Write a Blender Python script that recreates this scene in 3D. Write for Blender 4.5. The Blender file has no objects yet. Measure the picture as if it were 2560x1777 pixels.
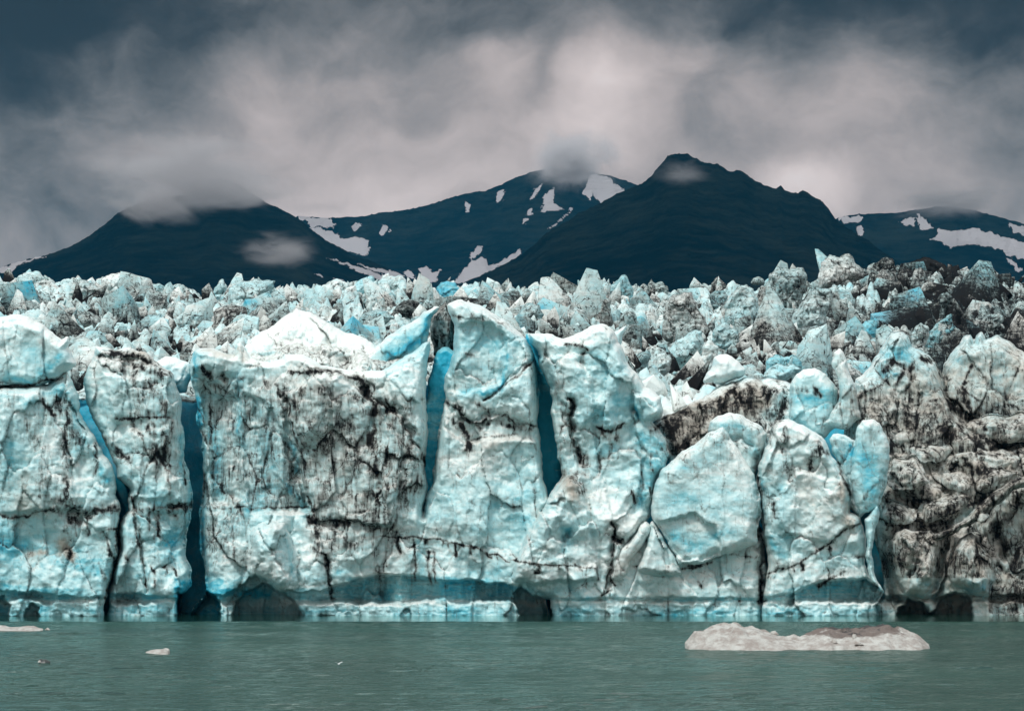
import bpy, math, random
import numpy as np
from mathutils import Vector
random.seed(7)
RS = np.random.RandomState(7)
sc = bpy.context.scene
COL = sc.collection
PI = math.pi

# ------------------------------------------------------------------ camera geometry
# all outlines were measured on a 2299 x 1596 view of the photograph; ray() turns such a
# measurement into a bearing from the camera, and at() into a point at a real distance.
FPX = 5676.0; CX = 1149.5; CY = 798.0; HCAM = 4.0
PITCH = math.atan((1265.0-798.0)/FPX)
cp, sp = math.cos(PITCH), math.sin(PITCH)
def ray(u, v):
    a = (np.asarray(u, float)-CX)/FPX; b = (CY-np.asarray(v, float))/FPX
    ry = cp-b*sp; rz = sp+b*cp
    return a/ry, rz/ry            # dx/dy, dz/dy
def at(u, v, Y):
    rx, rz = ray(u, v)
    return rx*Y, np.zeros_like(rx)+Y, HCAM+rz*Y
def unproj(x, y, z):
    ux = x/y; uz = (z-HCAM)/y
    # direction (ux,1,uz)
    f = cp+uz*sp; r = ux; up = -sp+uz*cp
    return CX+FPX*r/f, CY-FPX*up/f

# ------------------------------------------------------------------ noise
def _h(ix, iy, iz, seed):
    n = (ix.astype(np.int64)*374761393+iy.astype(np.int64)*668265263+iz.astype(np.int64)*2147483647+seed*1274126177) & 0xffffffff
    n = (n ^ (n >> 13))*1274126177 & 0xffffffff
    n = (n ^ (n >> 16))*2246822519 & 0xffffffff
    return ((n ^ (n >> 15)) & 0xffffff)/float(0xffffff)
def vnoise(x, y, z, seed=0):
    x = np.asarray(x, float); y = np.asarray(y, float)+0*x; z = np.asarray(z, float)+0*x
    ix, iy, iz = np.floor(x), np.floor(y), np.floor(z)
    fx, fy, fz = x-ix, y-iy, z-iz
    sx, sy, sz = fx*fx*fx*(fx*(fx*6-15)+10), fy*fy*fy*(fy*(fy*6-15)+10), fz*fz*fz*(fz*(fz*6-15)+10)
    r = 0
    for a in (0, 1):
        wx = sx if a else 1-sx
        for b in (0, 1):
            wy = sy if b else 1-sy
            for c in (0, 1):
                wz = sz if c else 1-sz
                r = r+wx*wy*wz*_h(ix+a, iy+b, iz+c, seed)
    return r*2-1
def fbm(x, y, z=0.0, oct=4, seed=0, gain=.5, ridged=False):
    s = 0; a = 1; t = 0
    for o in range(oct):
        n = vnoise(x, y, z, seed+o*17)
        if ridged: n = 1-2*np.abs(n)
        s = s+a*n; t += a; a *= gain
        x = x*2.03+3.1; y = y*2.03+1.7; z = z*2.03+.9
    return s/t
def facet(x, y, seed=0):
    """height field made of flat triangles with sharp creases (fractured ice)"""
    x = np.asarray(x, float); y = np.asarray(y, float)
    s = (x+y)*0.36602540; i = np.floor(x+s); j = np.floor(y+s)
    t = (i+j)*0.21132487; x0 = x-(i-t); y0 = y-(j-t)
    # barycentric on the skewed cell
    xs = (x+s)-i; ys = (y+s)-j
    z0 = np.zeros_like(i)
    h00 = _h(i, j, z0, seed); h11 = _h(i+1, j+1, z0, seed)
    h10 = _h(i+1, j, z0, seed); h01 = _h(i, j+1, z0, seed)
    up = xs > ys
    return np.where(up, h00+(h10-h00)*xs+(h11-h10)*ys, h00+(h01-h00)*ys+(h11-h01)*xs)*2-1
def wfacet(x, y, sc_, seed=0, warp=.35):
    wx = x/sc_+warp*fbm(x/sc_*.9, y/sc_*.9, 0, 2, seed+5); wy = y/sc_+warp*fbm(x/sc_*.9, y/sc_*.9, 7, 2, seed+9)
    ang = seed*1.7; c, s = math.cos(ang), math.sin(ang)
    return facet(wx*c-wy*s, wx*s+wy*c, seed)
def scallop(x, y, sc_, seed=0):
    x = x/sc_; y = y/sc_; ix = np.floor(x); iy = np.floor(y); d = np.full(x.shape, 9.0); z0 = np.zeros_like(x)
    for a in (-1, 0, 1):
        for b in (-1, 0, 1):
            px = ix+a+_h(ix+a, iy+b, z0, seed); py = iy+b+_h(ix+a, iy+b, z0, seed+3)
            d = np.minimum(d, (px-x)**2+(py-y)**2)
    return d
def cells(x, y, seed=0):
    """jittered cells: distance to the cell border and a random value per cell"""
    ix = np.floor(x); iy = np.floor(y); z0 = np.zeros_like(x)
    f1 = np.full(x.shape, 9.0); f2 = np.full(x.shape, 9.0); r = np.zeros_like(x); sx = np.zeros_like(x); sy = np.zeros_like(x)
    for a in (-1, 0, 1):
        for b in (-1, 0, 1):
            hx = _h(ix+a, iy+b, z0, seed); hy = _h(ix+a, iy+b, z0, seed+3)
            d = np.hypot(ix+a+hx-x, iy+b+hy-y); n = d < f1
            f2 = np.where(n, f1, np.minimum(f2, d)); f1 = np.where(n, d, f1)
            r = np.where(n, _h(ix+a, iy+b, z0, seed+7), r); sx = np.where(n, x-ix-a-hx, sx); sy = np.where(n, y-iy-b-hy, sy)
    return f2-f1, r, sx, sy
def fracture(X, Z, cw, ch, seed, warp=.45):
    wx = X/cw+warp*fbm(X/cw*.8, Z/ch*.8, seed, 4, seed+21, .6); wz = Z/ch+warp*fbm(X/cw*.8, Z/ch*.8, seed+5, 4, seed+22, .6)
    return cells(wx, wz, seed)
def sstep(a, b, x):
    t = np.clip((x-a)/(b-a), 0, 1); return t*t*(3-2*t)

# ------------------------------------------------------------------ painted maps (dirt layers, blue ice, hollows) in design units
MX0, MY0, MX1, MY1, MS = -120, 540, 2440, 1420, 2.0
MW, MH = int((MX1-MX0)/MS), int((MY1-MY0)/MS)
gu, gv = np.meshgrid(MX0+np.arange(MW)*MS, MY0+np.arange(MH)*MS)
wu = 7*fbm(gu/26, gv/26, 0, 3, 101)+2.5*fbm(gu/7, gv/7, 0, 2, 103); wv = 7*fbm(gu/26, gv/26, 5, 3, 102)+2.5*fbm(gu/7, gv/7, 5, 2, 104)
brk = np.clip(.78+.75*fbm(gu/20, gv/34, 3, 4, 61, .6), .15, 1.3)
dirt = np.zeros((MH, MW)); blue = np.zeros((MH, MW)); rec = np.zeros((MH, MW)); warm = np.zeros((MH, MW))
def seg_dist(U, V, pts):
    d = np.full(U.shape, 1e9)
    for (x0, y0), (x1, y1) in zip(pts[:-1], pts[1:]):
        dx, dy = x1-x0, y1-y0; L = dx*dx+dy*dy+1e-9
        t = np.clip(((U-x0)*dx+(V-y0)*dy)/L, 0, 1)
        d = np.minimum(d, np.hypot(U-x0-t*dx, V-y0-t*dy))
    return d
def stroke(M, pts, w, a, mode='max', soft=1.0):
    pad = w*3+14
    xs = [p[0] for p in pts]; ys = [p[1] for p in pts]
    i0 = max(0, int((min(xs)-pad-MX0)/MS)); i1 = min(MW, int((max(xs)+pad-MX0)/MS)+1)
    j0 = max(0, int((min(ys)-pad-MY0)/MS)); j1 = min(MH, int((max(ys)+pad-MY0)/MS)+1)
    if i1 <= i0 or j1 <= j0: return
    S = (slice(j0, j1), slice(i0, i1))
    if len(pts) == 1: pts = [pts[0], (pts[0][0]+.1, pts[0][1])]
    q = min(1.5, w/6+.45); d = seg_dist(gu[S]+wu[S]*q, gv[S]+wv[S]*q, pts)
    k = a*np.exp(-(d/(w*soft*(1.25 if M is dirt else 1)))**1.4)
    if M is dirt: k = k*(np.maximum(brk[S], .85) if w <= 3.5 else (np.maximum(brk[S], .55) if w <= 6 else brk[S]))
    if mode == 'max': M[S] = np.maximum(M[S], k) if a > 0 else np.minimum(M[S], k)
    else: M[S] += k
def inside(U, V, poly):
    r = np.zeros(np.shape(U), bool)
    n = len(poly)
    for i in range(n):
        x0, y0 = poly[i]; x1, y1 = poly[(i+1) % n]
        if y0 == y1: continue
        c = ((y0 > V) != (y1 > V)) & (U < (x1-x0)*(V-y0)/(y1-y0)+x0)
        r ^= c
    return r
def region(M, poly, a, soft=8, mode='max'):
    U = gu+wu; V = gv+wv
    xs = [p[0] for p in poly]; ys = [p[1] for p in poly]; pad = soft*2+12
    i0 = max(0, int((min(xs)-pad-MX0)/MS)); i1 = min(MW, int((max(xs)+pad-MX0)/MS)+1)
    j0 = max(0, int((min(ys)-pad-MY0)/MS)); j1 = min(MH, int((max(ys)+pad-MY0)/MS)+1)
    if i1 <= i0 or j1 <= j0: return
    S = (slice(j0, j1), slice(i0, i1))
    ins = inside(U[S], V[S], poly); d = seg_dist(U[S], V[S], list(poly)+[poly[0]])
    k = a*sstep(-soft, soft, np.where(ins, d, -d))
    if M is dirt: k = k*brk[S]
    if mode == 'max': M[S] = np.maximum(M[S], k) if a > 0 else np.minimum(M[S], k)
    else: M[S] += k
def samp(M, u, v):
    x = np.clip((u-MX0)/MS, 0, MW-1.001); y = np.clip((v-MY0)/MS, 0, MH-1.001)
    i = x.astype(int); j = y.astype(int); fx = x-i; fy = y-j
    return (M[j, i]*(1-fx)+M[j, i+1]*fx)*(1-fy)+(M[j+1, i]*(1-fx)+M[j+1, i+1]*fx)*fy

# ---- dirt
D = [
 ([(130,900),(148,945),(180,990)],10,.8),([(148,960),(150,1045)],8,.95),([(100,905),(118,930)],7,.7),([(175,975),(170,1010)],5,.7),
 ([(-60,1160),(60,1158),(120,1142)],3.5,.9),([(120,1142),(200,1148),(260,1140)],9,.95),([(135,1150),(185,1165)],14,1.1),([(147,1165),(147,1195)],6,.9),
 ([(172,1160),(174,1200)],4,.9),([(198,1150),(200,1200)],4,.9),([(215,1000),(217,1065)],3.5,.9),([(90,1115),(160,1125)],10,.55),([(60,950),(90,1000),(100,1100)],16,.42),
 ([(-60,868),(60,864),(100,858),(140,850)],3.5,.95),([(150,1060),(150,1120)],7,.7),([(160,1215),(150,1250)],9,.75),([(60,1245),(75,1250)],12,.5),([(240,1205),(255,1265)],4,.8),
 ([(222,1265),(238,1300)],4,.7),([(235,1350),(243,1324),(264,1247),(264,1185),(274,1143)],2.4,1.0),([(225,1200),(242,1190),(262,1186)],3,.9),
 ([(222,806),(245,796),(290,800),(338,812)],8,1.15),([(250,792),(262,794),(285,800)],7,1.2),([(300,820),(345,838),(385,840)],7,.95),([(300,830),(303,880),(312,935)],9,.9),
 ([(335,860),(365,900),(372,940)],15,.8),([(310,895),(340,930)],10,.75),([(262,935),(300,940),(382,936)],3.5,1.0),([(330,960),(345,1010),(380,1050)],8,.8),([(368,950),(372,1045)],9,.95),
 ([(235,985),(240,1000)],5,.9),([(262,1000),(292,1035)],8,.85),([(345,950),(348,1040)],6,.8),([(315,945),(318,985)],4,.6),([(270,1140),(330,1145),(420,1128)],5,.85),([(392,1142),(425,1135)],9,1.15),([(385,1150),(400,1160)],6,1),
 ([(300,1125),(304,1200),(318,1260),(330,1330)],2.6,.95),([(275,1100),(300,1125)],3,.9),([(330,1140),(337,1190)],3,.8),([(355,1150),(358,1200)],3,.8),([(310,1180),(312,1215)],2.5,.8),
 ([(285,1245),(290,1260)],3,.9),([(343,1270),(350,1320)],4,.9),([(370,1275),(372,1330)],5,1.),([(385,1272),(400,1300),(405,1325)],4,.8),([(413,1090),(415,1000)],2.5,.6),([(380,1060),(383,1120)],3,.7),
 ([(452,830),(475,850)],6,1.),([(495,842),(508,852)],6,1.1),([(528,850),(545,846)],5,.8),([(470,860),(500,870)],8,.7),([(470,915),(473,960)],5,.6),([(445,915),(462,960)],2.5,.8),
 ([(480,1138),(560,1140),(690,1136)],2.5,.85),([(520,900),(530,960)],5,.5),([(560,960),(575,990)],6,.7),([(600,930),(640,1010)],5,.5),([(610,1050),(650,1130)],6,.45),([(500,1080),(520,1140)],6,.5),([(490,1160),(500,1230)],7,.45),([(520,1180),(525,1260)],4,.6),([(540,1240),(560,1300)],5,.6),
 ([(620,865),(640,885),(655,940),(680,1040),(690,1120),(700,1150)],3.2,.9),([(625,868),(640,900)],7,.9),
 ([(650,830),(700,838),(760,834),(795,848),(820,865),(850,905),(885,925)],4.5,1.0),([(700,870),(740,880),(765,900)],7,.8),([(720,890),(770,905),(815,900)],6,.6),
 ([(815,870),(838,910),(838,960),(835,1010)],12,1.0),([(835,1010),(848,1060),(850,1110)],9,.95),([(840,1110),(855,1150),(858,1200)],6,.9),([(868,1010),(862,1080),(866,1140)],5,.9),
 ([(868,900),(905,950),(940,1010),(955,1040)],5,.95),([(655,900),(690,950),(720,1000),(740,1030)],13,.8),([(690,920),(760,950),(815,965)],16,.62),([(740,980),(750,1060)],6,.6),([(790,940),(800,1010)],7,.7),([(860,930),(895,990)],10,.6),
 ([(700,1120),(708,1180),(715,1250)],7,.8),([(700,1168),(740,1172),(775,1180)],12,1.05),([(775,1175),(820,1180),(865,1190)],8,.9),([(745,1190),(760,1220)],8,.8),([(700,1230),(735,1250),(745,1335)],6,.95),([(800,1200),(870,1225)],12,.5),
 ([(845,1230),(850,1290)],7,.6),([(880,1100),(890,1150)],3,.5),([(868,1230),(870,1280)],3,.6),
 ([(850,1205),(930,1205),(1000,1214),(1060,1230),(1115,1247),(1147,1260)],2.0,1.0),([(894,1206),(897,1245)],3.2,1.1),([(926,1206),(932,1230),(934,1300)],2.4,.95),([(953,1210),(955,1222)],3.5,1),([(962,1240),(966,1310)],3.2,.85),([(974,1240),(978,1310)],2.4,.8),
 ([(1004,1216),(1007,1236)],3,1),([(1020,1222),(1023,1248)],3,1),([(1055,1232),(1057,1244)],3,1),([(990,1212),(996,1222)],2.5,1),([(913,1204),(918,1210)],3,1),([(1085,1238),(1100,1250)],3,1),
 ([(1000,905),(1028,915),(1045,935),(1062,950),(1100,947),(1130,937),(1160,950),(1200,958)],5,1.0),([(1030,950),(1045,985),(1052,1000)],9,1.1),([(1010,940),(1035,960)],7,.7),([(1070,945),(1085,965)],9,.7),([(1120,950),(1190,970)],8,.8),
 ([(1088,898),(1120,872),(1165,845),(1207,800)],2.0,.95),([(1060,990),(1100,980),(1160,975)],2.2,.7),([(1060,905),(1100,925),(1090,950)],5,.65),([(1020,950),(1040,990)],6,.6),
 ([(1052,795),(1065,800)],5,.6),([(1067,860),(1080,830)],8,.42),([(1018,708),(1030,712)],5,.7),([(1062,712),(1085,718)],5,.7),([(1110,715),(1140,735)],4,.5),([(1140,1120),(1155,1140)],7,.55),([(1060,1125),(1070,1140)],6,.5),
 ([(1277,900),(1282,960),(1288,1000),(1305,1030)],6,1.0),([(1290,1010),(1312,1045)],7,1),([(1270,1068),(1290,1078),(1312,1100)],9,.8),([(1260,1060),(1310,1062)],6,.7),([(1270,770),(1305,775),(1318,785)],3.5,.9),([(1313,790),(1310,810)],4,.8),
 ([(1340,958),(1370,966),(1400,955)],3.5,1.1),([(1355,965),(1360,990)],4,.8),([(1385,962),(1388,985)],4,.8),([(1258,960),(1262,1040)],4,.6),([(1250,860),(1260,910)],5,.6),([(1370,960),(1372,1030)],3,.5),
 ([(1149,1256),(1180,1262),(1250,1270),(1340,1275)],1.8,.95),([(1205,1268),(1210,1285)],4.5,1.1),([(1240,1270),(1250,1278)],4,1),([(1265,1270),(1270,1280)],4,1),([(1290,1268),(1305,1280)],4,1.1),([(1315,1272),(1318,1320)],2,.8),([(1340,1272),(1346,1300)],3,.95),
 ([(1375,1170),(1382,1215),(1372,1260),(1365,1300),(1355,1335)],3,1.0),([(1378,1205),(1395,1215)],6,1.1),([(1360,1280),(1400,1285)],6,.7),([(1376,1300),(1385,1315)],5,.9),([(1350,1335),(1372,1325)],3.5,1.1),
 ([(1430,1272),(1470,1285),(1530,1280),(1580,1268),(1600,1262)],2.5,1.05),([(1545,1272),(1580,1262)],4,1.1),([(1485,1283),(1490,1295)],3.5,1),([(1640,1240),(1700,1250)],3,.6),([(1570,1305),(1575,1320)],3,.9),([(1620,1210),(1635,1225)],3,.8),([(1622,1200),(1632,1260)],2,.8),
 ([(1458,1090),(1470,1130),(1455,1160)],2.5,.8),([(1460,1020),(1466,1060)],2.5,.8),([(1420,1100),(1428,1125)],4,.9),([(1440,1060),(1445,1100)],2,.6),([(1345,1020),(1352,1045)],5,.6),([(1480,1000),(1500,1030)],2,.6),
 ([(1690,1000),(1698,1060),(1706,1120),(1707,1160)],3.4,1.1),([(1708,1160),(1713,1220),(1712,1280),(1708,1345)],6.5,1.15),([(1768,958),(1762,985),(1755,1010)],5,.95),([(1838,1000),(1825,1030),(1820,1050)],7,.85),([(1845,1010),(1855,1020)],4,.8),([(1880,1040),(1895,1070),(1910,1110)],4,.9),
 ([(1720,1290),(1760,1275),(1800,1262),(1850,1222),(1900,1190),(1933,1165)],2.6,1.05),([(1800,1262),(1805,1280)],4,1.1),([(1858,1222),(1865,1250)],4,1.1),([(1780,1270),(1783,1282)],3,1),([(1835,1312),(1860,1300),(1895,1285)],5,1.05),([(1930,1250),(1955,1245)],4,.9),([(1720,1300),(1730,1295)],5,.9),
 ([(1735,1130),(1740,1165)],3.5,.8),([(1765,1050),(1770,1080)],4,.5),([(1990,1190),(1985,1165),(1945,1155),(1930,1165)],2.4,1),([(1875,990),(1890,1030)],3,.5),
 ([(1700,1030),(1712,1010)],4,.8),([(1728,1000),(1724,960)],2.5,.8),([(1660,975),(1690,985)],2,.6),
 # arm and dome behind the blue slab, right mounds
 ([(1500,960),(1560,930),(1620,890),(1650,872)],10,.85),([(1560,985),(1620,975)],20,.6),([(1655,862),(1670,900),(1672,920)],8,.9),([(1700,850),(1712,880),(1745,905)],7,.8),([(1740,850),(1760,880)],7,.7),([(1480,960),(1520,1000),(1560,1000)],14,.85),
 ([(1800,875),(1815,880),(1830,885)],7,1.0),([(1822,868),(1842,890)],5,.9),([(1778,880),(1782,870)],3,.6),
 ([(1990,830),(2010,815),(2030,830)],6,.9),([(2045,830),(2040,880),(2038,930)],7,.9),([(2025,840),(2005,870),(2010,900)],6,.7),([(2070,800),(2100,815),(2115,850)],4,.9),([(1910,900),(1960,870),(1990,850)],6,.6),([(1935,940),(2000,925),(2100,900),(2125,890)],4,.7),([(2000,930),(2060,930)],14,.75),
 ([(2125,900),(2160,930),(2200,980)],10,.9),([(2165,880),(2180,940),(2210,960)],10,.9),([(2180,820),(2160,870),(2200,900)],2.5,.8),([(2230,970),(2299,960)],12,.7),([(2120,850),(2130,920)],7,.8),([(1720,980),(1760,930),(1850,945)],6,.5),
 ([(1750,830),(1760,870)],5,.6),([(1900,960),(1990,1000),(2100,985)],10,.7),([(2100,960),(2200,1010),(2299,1000)],14,.8),
]
for p, w, a in D: stroke(dirt, p, w, a)
def rdirt(poly, a, soft=20): region(dirt, poly, a, soft)
rdirt([(440,860),(690,840),(700,1140),(560,1150),(470,1330),(440,1300)],.42)
rdirt([(640,850),(930,900),(960,1060),(880,1240),(700,1240),(690,1150)],.50)
rdirt([(320,830),(400,840),(410,1060),(300,1060)],.38)
rdirt([(1960,1000),(2420,940),(2420,1150),(2240,1180),(1990,1250),(1975,1120)],.56,24)
rdirt([(1480,930),(1600,890),(1700,850),(1780,900),(1720,1000),(1600,1060),(1500,1020)],.8,12)
rdirt([(1880,900),(2100,900),(2420,900),(2420,1010),(1900,1010)],.5,60)
rdirt([(1975,1150),(2420,1120),(2420,1400),(1975,1400)],.62)
rdirt([(480,745),(2300,745),(2300,560),(480,560)],.05,4)
rdirt([(230,780),(350,800),(380,840),(230,835)],.55,8)
for q in [[(1990,1060),(2040,1100),(2060,1160)],[(2050,1080),(2050,1130)],[(2090,1150),(2150,1150),(2200,1130),(2299,1060)],[(2020,1200),(2100,1190),(2130,1195)],
          [(2140,1160),(2190,1130),(2230,1100)],[(2205,1250),(2190,1300)],[(2200,1200),(2235,1190),(2260,1240)],[(2040,1190),(2060,1190)],[(2080,1195),(2075,1250),(2040,1290)],
          [(2150,1080),(2200,1060),(2260,1060)],[(1990,1130),(2040,1170),(2100,1180)],[(2110,1320),(2105,1250),(2115,1230)],[(2030,1120),(2080,1130)],[(2040,1000),(2120,1040),(2210,1060)],
          [(1980,1080),(2000,1180)],[(2150,1220),(2120,1260)],[(2180,1010),(2240,1030),(2330,1010)],[(2080,1030),(2140,1060)]]:
    stroke(dirt, q, 7, .95)
# ---- blue ice
B = [
 ([(110,860),(150,900),(175,950),(185,990)],22,.62),([(60,905),(110,900)],10,.3),([(0,1220),(120,1240),(220,1280)],40,.6),([(170,1230),(210,1260)],25,.55),([(20,1000),(30,1080)],18,.35),([(210,1020),(240,1080)],12,.45),
 ([(395,1200),(380,1260)],26,.55),([(408,980),(410,1090)],8,.55),([(445,900),(440,1100),(450,1300)],20,1.0),([(480,960),(490,1100)],22,.75),([(535,850),(540,1000)],16,.6),([(440,800),(432,850)],10,.8),([(590,990),(600,1090)],28,.5),
 ([(640,1080),(690,1150)],8,.6),([(560,900),(600,950)],26,.42),([(655,1000),(665,1060)],7,.6),([(520,1180),(600,1100)],34,.45),([(480,1330),(600,1330)],24,.9),
 ([(870,800),(910,785),(955,745),(962,710)],20,.85),([(900,740),(930,755)],26,.5),([(1040,880),(1090,880),(1128,865),(1140,800)],10,.75),([(1030,800),(1060,760),(1100,760),(1130,800)],42,.42),
 ([(1196,770),(1205,830),(1215,900)],8,.85),([(1250,800),(1235,850)],12,.3),([(1290,850),(1300,870)],24,.35),([(1340,800),(1375,860),(1390,900)],26,.4),([(1320,890),(1350,930)],24,.35),([(1425,940),(1430,920)],8,.95),([(1440,980),(1480,1040),(1450,1090)],34,.6),([(1440,1130),(1455,1100)],14,.7),([(1340,1020),(1380,1010)],20,.4),
 ([(1270,1190),(1275,1215)],14,.5),([(1205,1230),(1215,1200)],16,.35),([(1300,1330),(1180,1325)],14,.4),([(1000,1120),(1150,1140),(1180,1170)],40,.35),([(980,1150),(1100,1180)],30,.32),([(1060,1280),(1140,1290)],16,.35),
 ([(1540,1050),(1620,1010)],34,.5),([(1500,1120),(1680,1120)],34,.42),([(1520,1200),(1560,1230),(1620,1200)],22,.75),([(1600,1160),(1640,1190)],22,.6),([(1600,1090),(1680,1150)],26,.4),([(1615,950),(1660,960)],18,.55),([(1690,1010),(1680,970)],14,.5),
 ([(1935,1010),(1960,1060),(1955,1120)],30,.6),([(1900,1020),(1918,1010)],18,.75),([(1908,1000),(1912,1020)],6,1.0),([(1750,1060),(1760,1200)],26,.3),([(1850,1260),(1900,1240)],20,.4),([(1730,1210),(1760,1250)],12,.55),([(1700,1060),(1716,1100)],8,.55),
 ([(1800,890),(1850,900)],30,.55),([(1700,940),(1740,900)],20,.3),([(2000,800),(2040,800)],24,.5),([(2250,840),(2240,930)],30,.42),([(2150,820),(2180,860)],26,.4),([(1985,835),(2010,840)],9,.8),([(2050,870),(2080,870)],26,.3),
 ([(2000,1230),(1985,1290)],16,.6),([(2040,1290),(2100,1320)],18,.7),([(2180,1320),(2220,1320)],18,.8),([(2260,1180),(2290,1290)],34,.5),([(2180,1140),(2190,1190)],14,.5),([(90,840),(140,800)],14,.55),([(20,850),(80,860)],12,.5),([(60,790),(90,800)],20,.35),
 ([(680,1290),(740,1310)],10,.3),([(640,1200),(660,1300)],8,.5),([(760,1290),(800,1300)],12,.5),([(580,1200),(640,1230)],34,.28),([(940,1210),(950,1290)],16,.45),
]
for p, w, a in B: stroke(blue, p, w, a)
region(blue, [(-120,1305),(240,1325),(400,1338),(620,1330),(766,1312),(833,1292),(900,1290),(1118,1303),(1240,1340),(1700,1343),(1830,1308),(1943,1296),(1984,1335),(2440,1330),(2440,1347),(-120,1347)], .46, 4)
region(blue, [(-120,1360),(2440,1360),(2440,1420),(-120,1420)], .42, 8)
# ---- warm grey-brown silt tint
W = [([(140,1215),(155,1250)],14,.9),([(65,1250),(100,1240)],12,.8),([(1275,1080),(1290,1110)],22,.8),([(1200,1160),(1240,1250)],26,.35),([(1060,1000),(1150,990)],24,.4),([(1890,1080),(1905,1180)],22,.6),([(1380,1290),(1440,1240)],16,.4),([(40,1080),(70,1150)],40,.5),([(460,790),(520,800)],14,.5),([(540,780),(552,800)],10,.5),([(300,800),(330,800)],24,.6),([(1800,1120),(1860,1160)],30,.35)]
for p, w, a in W: stroke(warm, p, w, a)
region(warm, [(1880,880),(2440,700),(2440,1400),(1975,1400),(1975,1000)], .55, 40)
region(warm, [(1480,930),(1700,850),(1740,900),(1600,1050),(1500,1020)], .7, 16)
region(warm, [(640,800),(900,860),(940,1000),(860,1200),(700,1180)], .25, 20)
# ---- hollows (metres, + pushes the surface back into the glacier)
lip = [(-120,1325),(0,1322),(120,1335),(235,1338),(300,1330),(400,1340),(500,1330),(575,1290),(605,1305),(626,1328),(680,1325),(766,1313),(833,1292),(900,1290),(1000,1299),(1118,1304),(1140,1302),(1152,1310),(1180,1316),(1205,1337),(1240,1342),(1300,1346),(1370,1340),(1430,1345),(1500,1338),(1560,1344),(1640,1340),(1715,1345),(1780,1325),(1831,1308),(1893,1298),(1943,1296),(1984,1334),(2020,1336),(2100,1340),(2170,1330),(2225,1334),(2299,1330),(2440,1330)]
lx = np.array([p[0] for p in lip], float); ly = np.array([p[1] for p in lip], float)
lipv = np.interp(gu+2*wu, lx, ly)+.8*wv+5*fbm(gu/38, 0*gv, 0, 4, 56, .6)
ledge = 1350+15.0*fbm(gu/55, 0*gv, 0, 4, 55, .6)+.4*wv
depthN = np.clip((1352-lipv)/16.0, .35, 2.6)
notch = sstep(0, 1, (gv-lipv)/(3.0+4*fbm(gu/70, 0*gv, 3, 2, 9)**2))*(1-sstep(-7, 6, gv-ledge))
rec += 1.3*depthN*notch*np.clip(.8+.9*fbm(gu/70, 0*gv, 9, 3, 59), .25, 1.4)
rec += .3*sstep(1340, 1350, gv)+.35*notch*fbm(gu/45, gv/3.5, 2, 4, 58, .6)+.22*sstep(1350, 1360, gv)*fbm(gu/30, gv/18, 2, 4, 57, .6, True)
for poly, dp in [([(398,1336),(430,1322),(470,1325),(498,1345),(494,1400),(392,1400)],7),([(528,1352),(548,1330),(572,1318),(592,1306),(612,1318),(640,1337),(665,1350),(677,1384),(676,1402),(520,1402)],6),
                 ([(1150,1335),(1172,1318),(1200,1335),(1237,1345),(1237,1402),(1180,1402),(1165,1372)],6),([(-120,1342),(10,1340),(22,1360),(20,1402),(-120,1402)],5),([(50,1402),(56,1366),(70,1354),(84,1364),(90,1402)],2.5),
                 ([(172,1402),(184,1372),(206,1402)],.8),([(2010,1402),(2018,1364),(2040,1344),(2070,1350),(2088,1378),(2100,1376),(2112,1346),(2148,1326),(2180,1342),(2190,1402)],7)]:
    region(rec, poly, dp, 2.5); region(dirt, poly, 0.0)
region(blue, [(390,1300),(500,1300),(500,1402),(390,1402)], .9, 8)
H = [([(1269,1205),(1290,1218)],12,.7),([(1270,1200),(1262,1235)],6,.7),([(700,1165),(760,1178)],14,.8),([(640,900),(690,1130)],9,.9),([(735,1255),(742,1335)],6,.9),([(1000,905),(1045,940),(1120,935),(1200,957)],6,.8),
     ([(1280,900),(1300,1040)],8,1.2),([(1428,950),(1426,925)],10,1.4),([(1380,1180),(1365,1330)],5,.9),([(1708,1150),(1711,1345)],9,2.2),([(300,1130),(330,1330)],4,.7),([(264,1180),(243,1330)],4,.8),
     ([(495,845),(510,855)],9,1.3),([(470,840),(480,860)],9,1.0),([(1375,1205),(1395,1215)],6,1.0),([(845,900),(900,925),(955,1040)],5,.8),([(820,870),(840,960)],8,.6),([(222,806),(340,815)],8,.8),
     ([(150,1155),(210,1160)],10,.6),([(385,1140),(425,1135)],10,1.0),([(1090,898),(1207,800)],3,.5),([(895,1205),(896,1240)],3,.5),([(1700,1020),(1705,1110)],6,1.4),([(1640,980),(1690,1000)],6,.6),
     ([(2075,1195),(2050,1290)],10,1.5),([(2120,1230),(2105,1340)],14,2.5),([(2240,1190),(2260,1250)],8,1.0),([(2000,1080),(2060,1150)],14,1.2),([(1985,1260),(2000,1340)],12,2.0),([(1240,860),(1246,920)],6,.5),
     ([(560,860),(600,1100)],6,.5),([(1313,790),(1308,815)],8,.7),([(1310,820),(1330,880)],10,.4),([(395,1190),(400,1290)],26,1.2),([(670,1240),(672,1310)],3,.5)]
for p, w, a in H: stroke(rec, p, w, a, 'add')
region(rec, [(425,860),(455,850),(520,900),(520,1150),(470,1330),(420,1330)], 2.4, 34, 'add')     # wall turning into the first crevasse
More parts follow.
